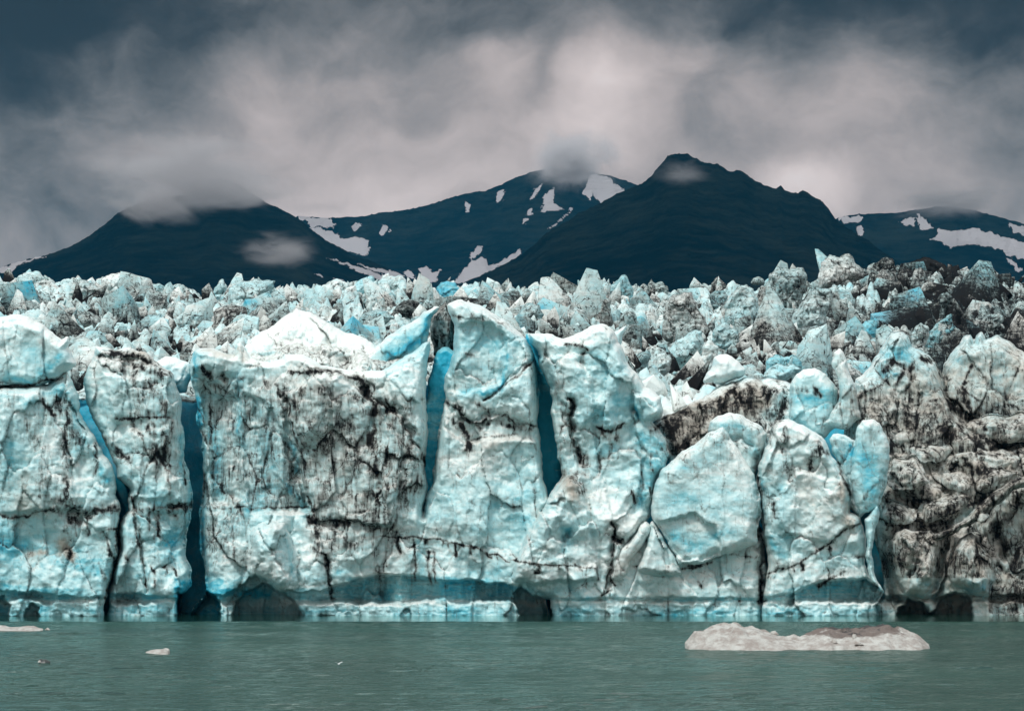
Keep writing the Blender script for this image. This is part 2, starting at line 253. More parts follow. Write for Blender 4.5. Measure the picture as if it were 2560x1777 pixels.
Bg = [([(620,1180),(600,1240),(640,1300)],34,-1.6),([(1180,1270),(1240,1180),(1280,1090)],26,-.9),([(730,870),(700,960)],40,-.7),([(1045,830),(1130,800)],50,-.5),([(1150,880),(1180,930)],34,-.5),([(1380,850),(1350,930)],34,-.6),([(1480,900),(1470,930)],14,-.6),
      ([(930,850),(920,950),(930,1050)],26,-.7),([(2060,1240),(2080,1290)],26,-1.3),([(2170,1240),(2180,1300)],26,-1.2),([(140,1080),(150,1300)],40,-.5),([(320,1000),(330,1200)],26,-.5),([(405,1290),(400,1320)],14,-1.0),([(355,1300),(345,1320)],10,-.6),([(850,1330),(1100,1330)],9,.3)]
for p, w, a in Bg: stroke(rec, p, w, a, 'add')

# flat faces standing proud of (-) or sunk behind (+) their surroundings, with crisp edges
for poly, a, sf_ in [([(1020,735),(1060,722),(1110,730),(1142,760),(1136,830),(1120,860),(1050,885),(1003,878),(1015,800)],.75,4),
    ([(548,880),(600,900),(650,1000),(702,1150),(560,1150),(545,1000)],.7,5),([(645,880),(700,850),(760,846),(850,910),(905,1000),(880,1180),(700,1170),(655,980)],-.8,5),
    ([(868,850),(955,792),(957,1000),(905,930)],-.55,5),([(1000,912),(1060,952),(1130,940),(1205,962),(1205,990),(1120,985),(1040,1000),(1000,960)],.7,5),
    ([(1222,800),(1290,800),(1330,850),(1335,930),(1300,965),(1262,900)],-.55,5),([(1425,888),(1484,892),(1482,938),(1432,946)],-.9,4),([(1268,1075),(1310,1090),(1345,1300),(1152,1312),(1170,1222),(1232,1118)],-.9,5),
    ([(1470,1172),(1560,1150),(1610,1190),(1620,1245),(1530,1264)],.7,4),([(1330,960),(1420,955),(1460,1040),(1450,1150),(1380,1160),(1345,1060)],.45,5),([(1735,1125),(1760,1200),(1860,1215),(1930,1165),(1900,1080),(1790,1060)],-.45,5),
    ([(0,880),(95,880),(150,1000),(170,1140),(0,1150)],-.5,5),([(232,840),(320,850),(330,940),(262,950)],-.5,4),([(330,1150),(420,1150),(415,1230),(360,1240),(385,1190)],.8,6),([(300,970),(378,960),(390,1110),(310,1120)],-.4,5),
    ([(455,850),(540,870),(545,1120),(480,1130),(462,1000)],.5,8),([(590,1010),(650,1110),(690,1140),(640,1150),(600,1100)],.4,4),([(1180,760),(1202,800),(1206,945),(1140,950),(1150,860),(1195,815)],-.35,4)]:
    region(rec, poly, a, sf_, 'add')
region(blue, [(-120,860),(430,860),(430,1400),(-120,1400)], .14, 40, 'add')  # left cliffs tinted bluer, partly to paint in the frame-edge vignette
# ------------------------------------------------------------------ materials
def newmat(name):
    m = bpy.data.materials.new(name); m.use_nodes = True
    nt = m.node_tree; nt.nodes.clear(); return m, nt
class N:
    def __init__(s, nt): s.nt = nt
    def n(s, t, **k):
        x = s.nt.nodes.new(t)
        for a, b in k.items(): setattr(x, a, b)
        return x
    def l(s, a, b): s.nt.links.new(a, b)
    def put(s, sock, v):
        if hasattr(v, 'is_linked') or isinstance(v, bpy.types.NodeSocket): s.l(v, sock)
        else: sock.default_value = v
    def math(s, op, a, b=None, c=None, clamp=False):
        x = s.n('ShaderNodeMath', operation=op); x.use_clamp = clamp
        s.put(x.inputs[0], a)
        if b is not None: s.put(x.inputs[1], b)
        if c is not None: s.put(x.inputs[2], c)
        return x.outputs[0]
    def noise(s, vec, scale, detail=4, rough=.55, dist=0, lac=2.0):
        x = s.n('ShaderNodeTexNoise'); s.l(vec, x.inputs['Vector'])
        x.inputs['Scale'].default_value = scale; x.inputs['Detail'].default_value = detail
        x.inputs['Roughness'].default_value = rough; x.inputs['Distortion'].default_value = dist
        return x.outputs['Fac']
    def mapping(s, vec, scale=(1, 1, 1), rot=(0, 0, 0), loc=(0, 0, 0)):
        x = s.n('ShaderNodeMapping'); s.l(vec, x.inputs['Vector'])
        x.inputs['Scale'].default_value = scale; x.inputs['Rotation'].default_value = rot; x.inputs['Location'].default_value = loc
        return x.outputs[0]
    def ss(s, v, a, b, lo=0., hi=1.):
        x = s.n('ShaderNodeMapRange', interpolation_type='SMOOTHSTEP'); s.put(x.inputs[0], v)
        x.inputs[1].default_value = a; x.inputs[2].default_value = b; x.inputs[3].default_value = lo; x.inputs[4].default_value = hi
        return x.outputs[0]
    def mix(s, f, a, b):
        x = s.n('ShaderNodeMix', data_type='RGBA'); s.put(x.inputs[0], f)
        for sock, v in ((x.inputs[6], a), (x.inputs[7], b)):
            if isinstance(v, tuple): sock.default_value = (*v, 1)
            else: s.l(v, sock)
        return x.outputs[2]
    def attr(s, name):
        x = s.n('ShaderNodeAttribute'); x.attribute_name = name; return x.outputs['Fac']

def ice_material(name, field=False):
    m, nt = newmat(name); g = N(nt)
    pos = g.n('ShaderNodeNewGeometry').outputs['Position']
    da, ba, wa = g.attr('dirt'), g.attr('blue'), g.attr('warm')
    rnd = g.n('ShaderNodeObjectInfo').outputs['Random']
    # colour of the ice itself: bubbly white ice, pale cyan ice, dense blue ice
    flow = g.noise(g.mapping(pos, (.28, .28, .9), (0, .35, .2)), 1.0, 6, .6, .6)
    fine = g.noise(g.mapping(pos, (1., 1., 2.2), (0, .3, 0)), 1.3, 6, .65, .4)
    patch = g.noise(pos, .16 if not field else .12, 3, .5)
    b = g.math('ADD', g.math('MULTIPLY', g.math('SUBTRACT', flow, .5), .95), g.math('MULTIPLY', g.math('SUBTRACT', fine, .5), .7))
    b = g.math('ADD', b, g.math('MULTIPLY', g.math('SUBTRACT', patch, .45), 0.7 if not field else .9))
    if field: b = g.math('ADD', b, g.math('ADD', .05, g.math('MULTIPLY', g.math('SUBTRACT', rnd, .5), .5)))
    b = g.math('ADD', b, g.math('ADD', g.math('MULTIPLY', ba, .80), .24), clamp=True)
    sn_ = g.n('ShaderNodeSeparateXYZ'); g.l(g.n('ShaderNodeNewGeometry').outputs['Normal'], sn_.inputs[0])
    b = g.math('SUBTRACT', b, g.ss(sn_.outputs[2], .15, .75, 0, .24 if not field else .04), clamp=True)   # weathered white crust lies on what faces up
    ramp = g.n('ShaderNodeValToRGB'); g.l(b, ramp.inputs[0])
    cr = ramp.color_ramp
    cr.elements[0].position = 0; cr.elements[0].color = (.80, .86, .83, 1)
    cr.elements[1].position = 1; cr.elements[1].color = (.025, .46, .64, 1)
    for p, c in ((.15, (.71, .83, .82)), (.34, (.55, .77, .78)), (.56, (.40, .69, .73)), (.78, (.20, .57, .65))):
        e = cr.elements.new(p); e.color = (*c, 1)
    col = ramp.outputs[0]
    wn = g.ss(g.math('ADD', g.math('MULTIPLY', wa, .75), g.math('MULTIPLY', g.noise(pos, .9, 5, .65), .8)), .45, 1.05)
    col = g.mix(g.math('MULTIPLY', wn, .85), col, (.46, .40, .33))
    # silt: long vertical melt streaks + specks, thresholded by dirt plus, in field gaps, painted shade
    st = g.noise(g.mapping(pos, (2.9, 2.9, .30) if not field else (2.2, 2.2, .4), (0, .10, 0)), 1.0, 9, .76, .5)
    sp_ = g.noise(pos, 2.1, 9, .78, .3)
    sl = g.noise(g.mapping(pos, (.35, .35, 2.6), (0, -.45 if field else .25, 0)), 1.0, 8, .75, .6)
    dn = g.math('ADD', g.math('MULTIPLY', st, .62), g.math('ADD', g.math('MULTIPLY', sp_, .22), g.math('MULTIPLY', sl, .16)))
    if field:
        dn = g.math('ADD', g.math('MULTIPLY', st, .30), g.math('ADD', g.math('MULTIPLY', sp_, .40), g.math('MULTIPLY', sl, .30)))
    # thin fracture lines that hold silt
    wp = g.n('ShaderNodeTexNoise'); g.l(pos, wp.inputs['Vector']); wp.inputs['Scale'].default_value = .5; wp.inputs['Detail'].default_value = 5
    wps = g.n('ShaderNodeVectorMath', operation='SCALE'); g.l(wp.outputs['Color'], wps.inputs[0]); wps.inputs['Scale'].default_value = 2.6
    wpa = g.n('ShaderNodeVectorMath', operation='ADD'); g.l(pos, wpa.inputs[0]); g.l(wps.outputs[0], wpa.inputs[1])
    crk = None
    for sc_, wd_, off in ((.42, .030, 0), (1.0, .035, 7)):
        vo = g.n('ShaderNodeTexVoronoi', feature='DISTANCE_TO_EDGE'); g.l(g.mapping(wpa.outputs[0], (1.25, 1.25, .75), (0, .35 if not field else -.5, 0), (off, 0, 0)), vo.inputs['Vector']); vo.inputs['Scale'].default_value = sc_
        ln = g.math('MULTIPLY', g.ss(vo.outputs['Distance'], 0, wd_, 1, 0), g.ss(g.noise(g.mapping(pos, loc=(off+3, 0, 0)), .6 if not field else .9, 4, .6), .44, .62))
        crk = ln if crk is None else g.math('MAXIMUM', crk, ln)
    dd = g.math('ADD', g.math('ADD', .5, g.math('MULTIPLY', g.math('SUBTRACT', dn, .5), 1.75 if not field else 1.5)), g.math('MULTIPLY', da, .44))
    dd = g.math('ADD', dd, g.math('MULTIPLY', crk, .16 if not field else .36))
    if field:
        sepx = g.n('ShaderNodeSeparateXYZ'); g.l(pos, sepx.inputs[0])
        ratio = g.math('DIVIDE', sepx.outputs[0], sepx.outputs[1])
        dd = g.math('ADD', dd, g.ss(ratio, .10, .175, 0, .17))
        dd = g.math('ADD', dd, g.math('MULTIPLY', g.math('SUBTRACT', g.noise(pos, .05, 3, .5), .5), .3))
    dm = g.ss(dd, .68, .90)
    veil = g.math('ADD', g.ss(dd, .50, .80, 0, .50), g.math('MULTIPLY', g.math('MAXIMUM', da, 0.), g.ss(patch, .35, .65, .12, .42)), clamp=True)
    col = g.mix(veil, col, (.20, .175, .15))
    col = g.mix(g.math('MULTIPLY', dm, .98), col, (.010, .010, .011))
    # relief
    bm = g.n('ShaderNodeBump'); bm.inputs['Strength'].default_value = .75; bm.inputs['Distance'].default_value = .19 if not field else .18
    h = g.math('ADD', g.math('MULTIPLY', g.math('ABSOLUTE', g.math('SUBTRACT', g.noise(g.mapping(pos, (1.5, 1.5, 1.0)), 1.0, 9, .68, .3), .5)), 1.7), g.math('MULTIPLY', dm, -.22))
    g.l(h, bm.inputs['Height'])
    vor = g.n('ShaderNodeTexVoronoi', feature='SMOOTH_F1'); g.l(g.mapping(pos, (1, 1, 1.3)), vor.inputs['Vector']); vor.inputs['Scale'].default_value = 1.5 if not field else .9
    bm2 = g.n('ShaderNodeBump'); bm2.inputs['Strength'].default_value = .12 if not field else .1; bm2.inputs['Distance'].default_value = .3
    g.l(vor.outputs['Distance'], bm2.inputs['Height']); g.l(bm.outputs[0], bm2.inputs['Normal'])
    p = g.n('ShaderNodeBsdfPrincipled'); g.l(col, p.inputs['Base Color']); g.l(bm2.outputs[0], p.inputs['Normal'])
    p.inputs['Roughness'].default_value = .42; p.inputs['Specular IOR Level'].default_value = .35
    g.l(g.ss(veil, 0, .5, .42, .95), p.inputs['Roughness']); g.l(g.ss(veil, 0, .4, .35, .0), p.inputs['Specular IOR Level'])
    o = g.n('ShaderNodeOutputMaterial'); g.l(p.outputs[0], o.inputs[0])
    return m
M_FRONT = ice_material('glacier_ice'); M_FIELD = ice_material('crevassed_ice', True)

# ------------------------------------------------------------------ mesh helper
def mesh_obj(name, verts, faces4, faces3, mat, attrs=None, smooth=True):
    me = bpy.data.meshes.new(name)
    nv = len(verts); nf4 = len(faces4); nf3 = len(faces3)
    me.vertices.add(nv); me.vertices.foreach_set('co', np.asarray(verts, np.float32).ravel())
    loops = np.concatenate([np.asarray(faces4, np.int32).ravel(), np.asarray(faces3, np.int32).ravel()]).astype(np.int32)
    me.loops.add(len(loops)); me.loops.foreach_set('vertex_index', loops)
    st = np.concatenate([np.arange(nf4)*4, nf4*4+np.arange(nf3)*3]).astype(np.int32)
    me.polygons.add(nf4+nf3); me.polygons.foreach_set('loop_start', st)
    me.polygons.foreach_set('use_smooth', np.full(nf4+nf3, smooth))
    me.update(calc_edges=True)
    for k, v in (attrs or {}).items():
        a = me.attributes.new(k, 'FLOAT', 'POINT'); a.data.foreach_set('value', np.asarray(v, np.float32))
    me.materials.append(mat); me.validate()
    o = bpy.data.objects.new(name, me); COL.objects.link(o)
    return o
def tag(o, label=None, cat=None, group=None, kind=None):
    if label: o['label'] = label
    if cat: o['category'] = cat
    if group: o['group'] = group
    if kind: o['kind'] = kind
    return o
def recenter(o):
    me = o.data; n = len(me.vertices); c = np.empty(n*3, np.float32); me.vertices.foreach_get('co', c); c = c.reshape(-1, 3)
    b = np.array([c[:, 0].mean(), c[:, 1].mean(), c[:, 2].min()], np.float32)
    me.vertices.foreach_set('co', (c-b).ravel()); o.location = b.tolist(); me.update()

def roughen(poly, amp=.09, mind=9, seed=0):
    rr = random.Random(seed); pts = list(poly)
    for it in range(4):
        out = []
        n = len(pts)
        for i in range(n):
            a, b = pts[i], pts[(i+1) % n]; out.append(a)
            L = math.hypot(b[0]-a[0], b[1]-a[1])
            if L > mind:
                k = rr.uniform(-amp, amp)*min(L, 60); t = rr.uniform(.38, .62)
                out.append((a[0]+(b[0]-a[0])*t-(b[1]-a[1])/L*k, a[1]+(b[1]-a[1])*t+(b[0]-a[0])/L*k))
        pts = out
    return pts
def nearest_edge(U, V, poly):
    P = np.array(poly, np.float64); Q = np.roll(P, -1, 0); E = Q-P; L = (E**2).sum(1)+1e-9
    bd = np.full(U.shape, 1e18); bx = U.copy(); by = V.copy()
    for i in range(len(P)):
        t = np.clip(((U-P[i, 0])*E[i, 0]+(V-P[i, 1])*E[i, 1])/L[i], 0, 1)
        qx = P[i, 0]+t*E[i, 0]; qy = P[i, 1]+t*E[i, 1]; d = (U-qx)**2+(V-qy)**2
        m = d < bd; bd = np.where(m, d, bd); bx = np.where(m, qx, bx); by = np.where(m, qy, by)
    return np.sqrt(bd), bx, by

PN = [0]
def piece(name, label, cat, poly, Y, T=2.2, R=1.2, Tb=None, step=2.2, fa=(.90, .20), fs=(3.6, 1.2), sa=.04, flute=.10, dmul=1., dirt0=0., blue0=0., maps=True, mat=None,
          group=None, rough=.09, seed=None, tilt=0., lean=0., frac=(.46, 2.4, 4.6), bevel=False):
    PN[0] += 1; seed = seed if seed is not None else PN[0]*13+5
    Tb = Tb or (11 if (T >= 3 and Y < 202) else T*1.2)
    pl = roughen(poly, rough, max(7, step*3), seed)
    xs = [p[0] for p in pl]; ys = [p[1] for p in pl]
    u = np.arange(min(xs)-step, max(xs)+2*step, step); v = np.arange(min(ys)-step, max(ys)+2*step, step)
    U, V = np.meshgrid(u, v); ins = inside(U, V, pl)
    # distance on a coarse grid, refined close to the outline
    idx = np.nonzero(ins.ravel())[0]
    Uf, Vf = U.ravel()[idx], V.ravel()[idx]
    simple = pl if len(idx) < 40000 else roughen(poly, rough, 30, seed)
    d, bx, by = nearest_edge(Uf, Vf, pl if len(idx) < 40000 else poly)
    er = ins.copy(); er[1:] &= ins[:-1]; er[:-1] &= ins[1:]; er[:, 1:] &= ins[:, :-1]; er[:, :-1] &= ins[:, 1:]
    bmask = (ins & ~er).ravel()[idx]
    db, bbx, bby = nearest_edge(Uf[bmask], Vf[bmask], pl)
    Uf = Uf.copy(); Vf = Vf.copy(); snap = db < step*1.3
    tmpU = Uf[bmask]; tmpV = Vf[bmask]; tmpU[snap] = bbx[snap]; tmpV[snap] = bby[snap]; Uf[bmask] = tmpU; Vf[bmask] = tmpV
    d = np.where(bmask, 0, d)
    mpp = Y/FPX                                   # metres per design unit at this distance
    dm = d*mpp
    R = R*.5 if not bevel else R
    k = np.clip(dm/R, 0, 1); infl = np.sqrt(np.clip(1-(1-k)**2, 0, 1)) if not bevel else .35*np.clip(k*4, 0, 1)+.65*k
    X, _, Z = at(Uf, Vf, Y)
    vv = (Vf-min(ys))/(max(ys)-min(ys)+1e-6)
    amp = np.clip(dm/(.6*R), 0, 1)
    rel = fa[0]*wfacet(X, Z*.75, fs[0], seed)+fa[1]*wfacet(X, Z*.8, fs[1], seed+3)+fa[1]*.45*wfacet(X, Z, fs[1]*.4, seed+6)
    rel = rel-.35*fa[0]*fbm(X/5, Z/5, seed, 5, seed, .55, True)-.11*fbm(X/1.3, Z/1.9, seed, 5, seed+60, .6, True)-sa*(scallop(X+.4*fbm(X, Z, 0, 2, 3), Z, fs[1]*.8, seed)-.3)
    rel = rel+flute*fbm(X/.55, Z/5.0, seed, 4, seed+2, .55)
    if frac[0]:
        ed, cr_, cx_, cy_ = fracture(X, Z, frac[1], frac[2], seed+31); e2, c2, _a, _b = fracture(X, Z, frac[1]*.38, frac[2]*.3, seed+41)
        ang_ = cr_*6.28; rel = rel+frac[0]*(cr_*1.6-.8+1.1*(cx_*np.cos(ang_)+cy_*np.sin(ang_)))+frac[0]*.30*c2
        gro = np.exp(-ed/.05); rel = rel+.35*frac[0]*gro; cr_m = gro*(fbm(X/2.5, Z/3, 9, 3, seed+8) > -.05)+.5*np.exp(-e2/.07)*(fbm(X/2, Z/2.5, 4, 3, seed+18) > .12)
    else: cr_m = 0*X
    y = Y-T*infl*(.86+.14*k)+amp*rel+tilt*(vv-.5)
    D_ = np.zeros_like(X)+dirt0; Bv = np.zeros_like(X)+blue0; Wv = np.zeros_like(X)
    if maps:
        wj = 1.5
        y = y+samp(rec, Uf, Vf)*np.clip(dm/(.25*R), 0, 1)
        D_ = D_+samp(dirt, Uf, Vf)*dmul; Bv = Bv+samp(blue, Uf, Vf); Wv = samp(warm, Uf, Vf)*dmul
    D_ = D_+.38*cr_m*amp
    n = len(idx)
    x1, y1, z1 = at(Uf, Vf, y); x1 = x1+lean*vv
    yb = Y+Tb*infl+amp*.7*rel
    bnd = bmask
    x2, y2, z2 = at(Uf, Vf, np.where(bnd, y, yb))
    remap = -np.ones(U.size, np.int64); remap[idx] = np.arange(n)
    G = remap.reshape(U.shape)
    a, b, c, e = G[:-1, :-1], G[:-1, 1:], G[1:, 1:], G[1:, :-1]
    ok = (a >= 0) & (b >= 0) & (c >= 0) & (e >= 0)
    F4 = np.stack([a[ok], e[ok], c[ok], b[ok]], 1)
    tri = []
    s = (a >= 0).astype(int)+(b >= 0)+(c >= 0)+(e >= 0)
    for (q, w, r, miss) in ((a, e, c, b), (a, c, b, e), (e, c, b, a), (a, e, b, c)):
        mm = (s == 3) & (miss < 0); tri.append(np.stack([q[mm], w[mm], r[mm]], 1))
    F3 = np.concatenate(tri)
    # back sheet shares outline vertices
    bi = np.where(bnd, np.arange(n), -1)
    inner = np.nonzero(~bnd)[0]; bi[inner] = n+np.arange(len(inner))
    verts = np.concatenate([np.stack([x1, y1, z1], 1), np.stack([x2, y2, z2], 1)[inner]])
    F4b = bi[F4][:, ::-1]; F3b = bi[F3][:, ::-1]
    keep4 = ~(bnd[F4].all(1)); keep3 = ~(bnd[F3].all(1))
    F4a = np.concatenate([F4, F4b[keep4]]); F3a = np.concatenate([F3, F3b[keep3]])
    deep = Tb > 10
    at_ = {k_: np.concatenate([v_, (v_[inner] if not deep else np.full(len(inner), q_))]) for k_, v_, q_ in (('dirt', D_, -.5), ('blue', Bv, .85), ('warm', Wv, 0.))}
    o = mesh_obj(name, verts, F4a, F3a, mat or M_FRONT, at_)
    recenter(o)
    return tag(o, label, cat, group)

FG = 'seracs of the calving front'
# ------------------------------------------------------------------ the calving front
piece('ice_cliff', 'leftmost dirt-banded ice cliff rising straight from the water', 'ice cliff',
  [(-110,880),(-60,872),(60,868),(110,860),(138,838),(150,832),(163,855),(176,885),(180,905),(178,922),(197,957),(217,990),(246,1034),(259,1073),(259,1110),(272,1140),(265,1182),(264,1247),(243,1324),(236,1350),(240,1405),(-110,1405)],
  197, T=3, R=1.3, group=FG)
piece('ice_block', 'big pale cap of ice overhanging on top of the leftmost cliff', 'ice block',
  [(-60,735),(0,712),(36,706),(64,712),(78,722),(100,730),(122,750),(138,762),(152,754),(158,768),(153,780),(164,800),(172,817),(150,835),(128,856),(92,868),(58,866),(20,868),(-60,872)],
  196.5, T=2.6, R=1.6, fa=(.5,.16), blue0=.02, group=FG)
piece('ice_pillar', 'tall ice pillar capped with black silt, left of the dark narrow crevasse', 'ice pillar',
  [(196,828),(206,808),(214,778),(233,780),(259,788),(292,779),(326,790),(349,811),(383,832),(393,858),(402,880),(408,920),(414,975),(414,1034),(426,1076),(433,1109),(432,1143),(420,1195),(419,1254),(430,1275),(431,1314),(414,1332),(408,1350),(408,1405),(240,1405),(244,1324),(265,1247),(266,1182),(288,1145),(292,1100),(262,1073),(246,1014),(228,972),(203,928),(192,892),(188,850)],
  199, T=3, R=1.2, flute=.2, group=FG)
piece('ice_buttress', 'broad dirt-streaked central ice buttress split by a blue wedge-shaped cleft', 'ice buttress',
  [(438,786),(463,781),(500,790),(522,796),(530,772),(540,766),(552,782),(562,803),(600,812),(632,806),(640,795),(676,795),(700,806),(722,820),(758,826),(800,832),(850,832),(880,818),(925,792),(955,768),(966,766),(962,800),(955,850),(957,900),(960,960),(957,1010),(954,1050),(960,1085),(957,1110),(951,1140),(950,1158),
   (958,1112),(973,1078),(978,1027),(984,990),(995,923),(1001,894),(1000,842),(1010,817),(1018,780),(1020,730),(1006,700),(1004,684),(1020,675),(1037,672),(1060,680),(1090,692),(1112,706),(1140,722),(1160,740),(1180,760),(1200,795),(1206,850),(1206,946),(1213,995),(1219,1040),(1226,1091),(1233,1120),(1215,1180),(1205,1260),(1225,1330),(1238,1405),
   (410,1405),(425,1380),(458,1340),(463,1319),(453,1247),(447,1156),(455,1091),(453,1014),(440,930),(430,860),(426,820)],
  200, T=3.2, R=1.1, flute=.17, group=FG)
piece('ice_tower', 'white sunlit ice tower with a blue chimney, right of the deep blue slot', 'ice tower',
  [(1183,746),(1200,749),(1240,750),(1265,760),(1295,748),(1325,732),(1345,727),(1362,729),(1380,745),(1388,768),(1404,800),(1430,838),(1448,868),(1470,880),(1485,892),(1487,935),(1465,947),(1480,960),(1500,990),(1507,1020),(1494,1050),(1475,1075),(1468,1120),(1460,1160),(1448,1175),(1415,1215),(1395,1270),(1376,1300),(1376,1405),
   (1238,1405),(1236,1345),(1201,1335),(1178,1316),(1152,1312),(1142,1300),(1152,1258),(1170,1221),(1203,1164),(1232,1115),(1246,1091),(1262,1066),(1250,1027),(1246,988),(1240,941),(1241,898),(1234,867),(1214,828),(1208,790),(1190,770)],
  198.6, T=3.2, R=1.3, flute=.08, sa=.2, group=FG)
piece('ice_column', 'smooth bright blue ice column standing inside the wedge-shaped cleft', 'ice column',
  [(938,1150),(943,960),(958,900),(971,820),(983,787),(992,780),(1006,779),(1032,794),(1036,900),(1012,1010),(992,1100),(950,1185)],
  202.6, T=1.0, R=.7, frac=(.06,1.5,2.5), fa=(.2,.1), blue0=.95, dirt0=-.4, maps=False, group=FG)
piece('ice_wall', 'deep blue ice wall inside the dark slot left of the white tower', 'ice wall',
  [(1180,748),(1196,752),(1212,770),(1250,800),(1268,900),(1268,1090),(1236,1150),(1205,1100),(1195,900),(1188,800)],
  204.5, T=1.2, R=1.0, frac=(.1,1.5,2.5), fa=(.3,.1), blue0=1.1, dirt0=-.4, maps=False, group=FG)
piece('blue_slab', 'large leaning rounded slab of clean pale blue ice', 'ice slab',
  [(1623,957),(1641,985),(1655,1003),(1672,1030),(1694,1065),(1701,1095),(1708,1120),(1707,1165),(1700,1220),(1660,1236),(1628,1243),(1589,1259),(1524,1267),(1509,1236),(1485,1192),(1467,1169),(1462,1148),(1464,1117),(1470,1086),(1483,1055),(1507,1034),(1530,1012),(1563,995),(1594,969)],
  196.2, T=1.5, R=1.6, fa=(.34,.10), fs=(4.5,1.6), sa=.16, flute=.02, frac=(.06,1.5,2.5), blue0=-.16, dmul=.25, group=FG)
piece('ice_hump', 'rounded pale blue ice hump peeping over the leaning slab', 'ice hump',
  [(1589,968),(1594,946),(1612,933),(1638,925),(1664,930),(1688,946),(1712,958),(1722,975),(1716,1010),(1702,1045),(1696,1085),(1670,1060),(1630,1000)],
  199, T=1.8, R=1.4, fa=(.25,.12), sa=.2, frac=(.06,1.5,2.5), blue0=-.05, flute=.04, dmul=.25, group=FG)
piece('ice_pillar', 'broad dirt-speckled ice pillar right of the black vertical crack', 'ice pillar',
  [(1724,997),(1731,960),(1742,942),(1770,940),(1795,952),(1817,962),(1848,983),(1862,1008),(1884,1045),(1904,1073),(1911,1121),(1908,1149),(1931,1161),(1944,1205),(1941,1247),(1950,1290),(1984,1332),(1975,1345),(1965,1360),(1968,1405),(1712,1405),(1714,1345),(1718,1220),(1708,1160),(1708,1112),(1697,1080),(1702,1045),(1712,1022)],
  198, T=3, R=1.2, flute=.07, sa=.15, group=FG)
piece('ice_pinnacle', 'slim round-headed blue ice pinnacle at the right end of the clean front', 'ice pinnacle',
  [(1921,974),(1925,956),(1937,943),(1958,940),(1975,950),(1991,980),(1998,1031),(1992,1079),(1978,1121),(1970,1143),(1950,1150),(1932,1154),(1918,1126),(1908,1073),(1911,1036),(1918,1005)],
  196.2, T=1.2, R=1.3, fa=(.3,.1), sa=.1, frac=(.06,1.5,2.5), flute=.03, blue0=-.05, dmul=.25, group=FG)
piece('ice_rib', 'thin pale ribbon of ice hanging below the slim pinnacle', 'ice rib',
  [(1970,1130),(1975,1150),(1969,1177),(1960,1219),(1962,1275),(1974,1310),(1986,1334),(1966,1318),(1950,1290),(1942,1247),(1946,1210),(1940,1165),(1955,1150)],
  196.0, T=.8, R=.6, fa=(.1,.08), flute=.04, blue0=.1, dmul=.25, group=FG)
piece('ice_block', 'small vivid blue ice block wedged behind the slim pinnacle', 'ice block',
  [(1862,985),(1870,974),(1893,975),(1912,986),(1930,990),(1940,1060),(1945,1150),(1930,1165),(1905,1140),(1895,1080),(1884,1045)],
  199.5, T=1.2, R=1., blue0=.1, fa=(.2,.1), group=FG)
piece('ice_fin', 'small white splinter of ice leaning below the leaning blue slab', 'ice fin',
  [(1450,1169),(1462,1180),(1460,1196),(1450,1210),(1425,1245),(1410,1280),(1395,1305),(1372,1300),(1366,1270),(1385,1240),(1408,1218),(1437,1176)],
  196.4, T=1., R=.9, fa=(.2,.1), blue0=-.05, group=FG)
piece('ice_wedge', 'triangular pale ice wedge under the lower edge of the leaning slab', 'ice wedge',
  [(1462,1168),(1474,1178),(1492,1208),(1509,1236),(1524,1267),(1532,1290),(1480,1296),(1430,1280),(1440,1250),(1452,1215)],
  197, T=1.6, R=1.1, fa=(.25,.1), dmul=.25, group=FG)
piece('cliff_base', 'low wide foot of the cliff beneath the leaning slab, crossed by a dirt line', 'cliff base',
  [(1340,1230),(1400,1210),(1450,1200),(1510,1225),(1600,1220),(1690,1160),(1722,1200),(1722,1405),(1340,1405)],
  200.2, T=3, R=1.2, flute=.08, sa=.15, maps=True, group=FG)
piece('ice_lump', 'pale rounded ice lump bulging at the foot of the central buttress', 'ice lump',
  [(557,1200),(566,1182),(590,1168),(600,1176),(612,1165),(640,1172),(652,1200),(660,1240),(655,1300),(640,1328),(626,1330),(602,1308),(575,1290),(560,1260),(563,1230)],
  196.6, T=1.6, R=1.8, fa=(.2,.12), sa=.25, flute=.02, blue0=-.02, dmul=.25, group=FG)
# right, silt-covered part of the front
piece('ice_mound', 'silt-blackened ice slope descending to the water at the far right', 'ice slope',
  [(1900,1040),(1960,1000),(2020,1005),(2060,985),(2140,1010),(2200,1000),(2260,1010),(2330,990),(2440,990),(2440,1405),(1940,1405),(1950,1340),(1985,1330),(1975,1250),(1960,1150)],
  203, T=3, R=1.6, fa=(1.4,.5), fs=(4.2,1.3), sa=.2, flute=.12, group=FG, tilt=-5)
piece('ice_boulder', 'big grey-blue ice boulder in the dirty right part of the front', 'ice boulder',
  [(1998,1215),(2010,1196),(2030,1186),(2060,1192),(2090,1190),(2112,1205),(2124,1240),(2122,1290),(2106,1325),(2070,1345),(2030,1335),(2010,1290),(2004,1250)],
  198.6, T=1.7, R=2.0, fa=(.4,.2), sa=.15, group=FG)
piece('ice_boulder', 'tear-shaped brown-grey ice boulder beside the black cave at far right', 'ice boulder',
  [(2126,1290),(2132,1247),(2152,1213),(2180,1193),(2196,1205),(2212,1235),(2230,1261),(2234,1303),(2222,1334),(2190,1338),(2163,1322),(2136,1312)],
  198, T=1.6, R=1.8, fa=(.35,.16), sa=.15, group=FG)
piece('ice_boulder', 'large smooth blue-grey ice mass at the right edge beside the tear-shaped boulder', 'ice boulder',
  [(2205,1180),(2230,1130),(2262,1085),(2300,1075),(2420,1060),(2420,1405),(2240,1405),(2238,1300),(2225,1240)],
  201, T=2., R=2.0, fa=(.5,.2), sa=.15, group=FG)
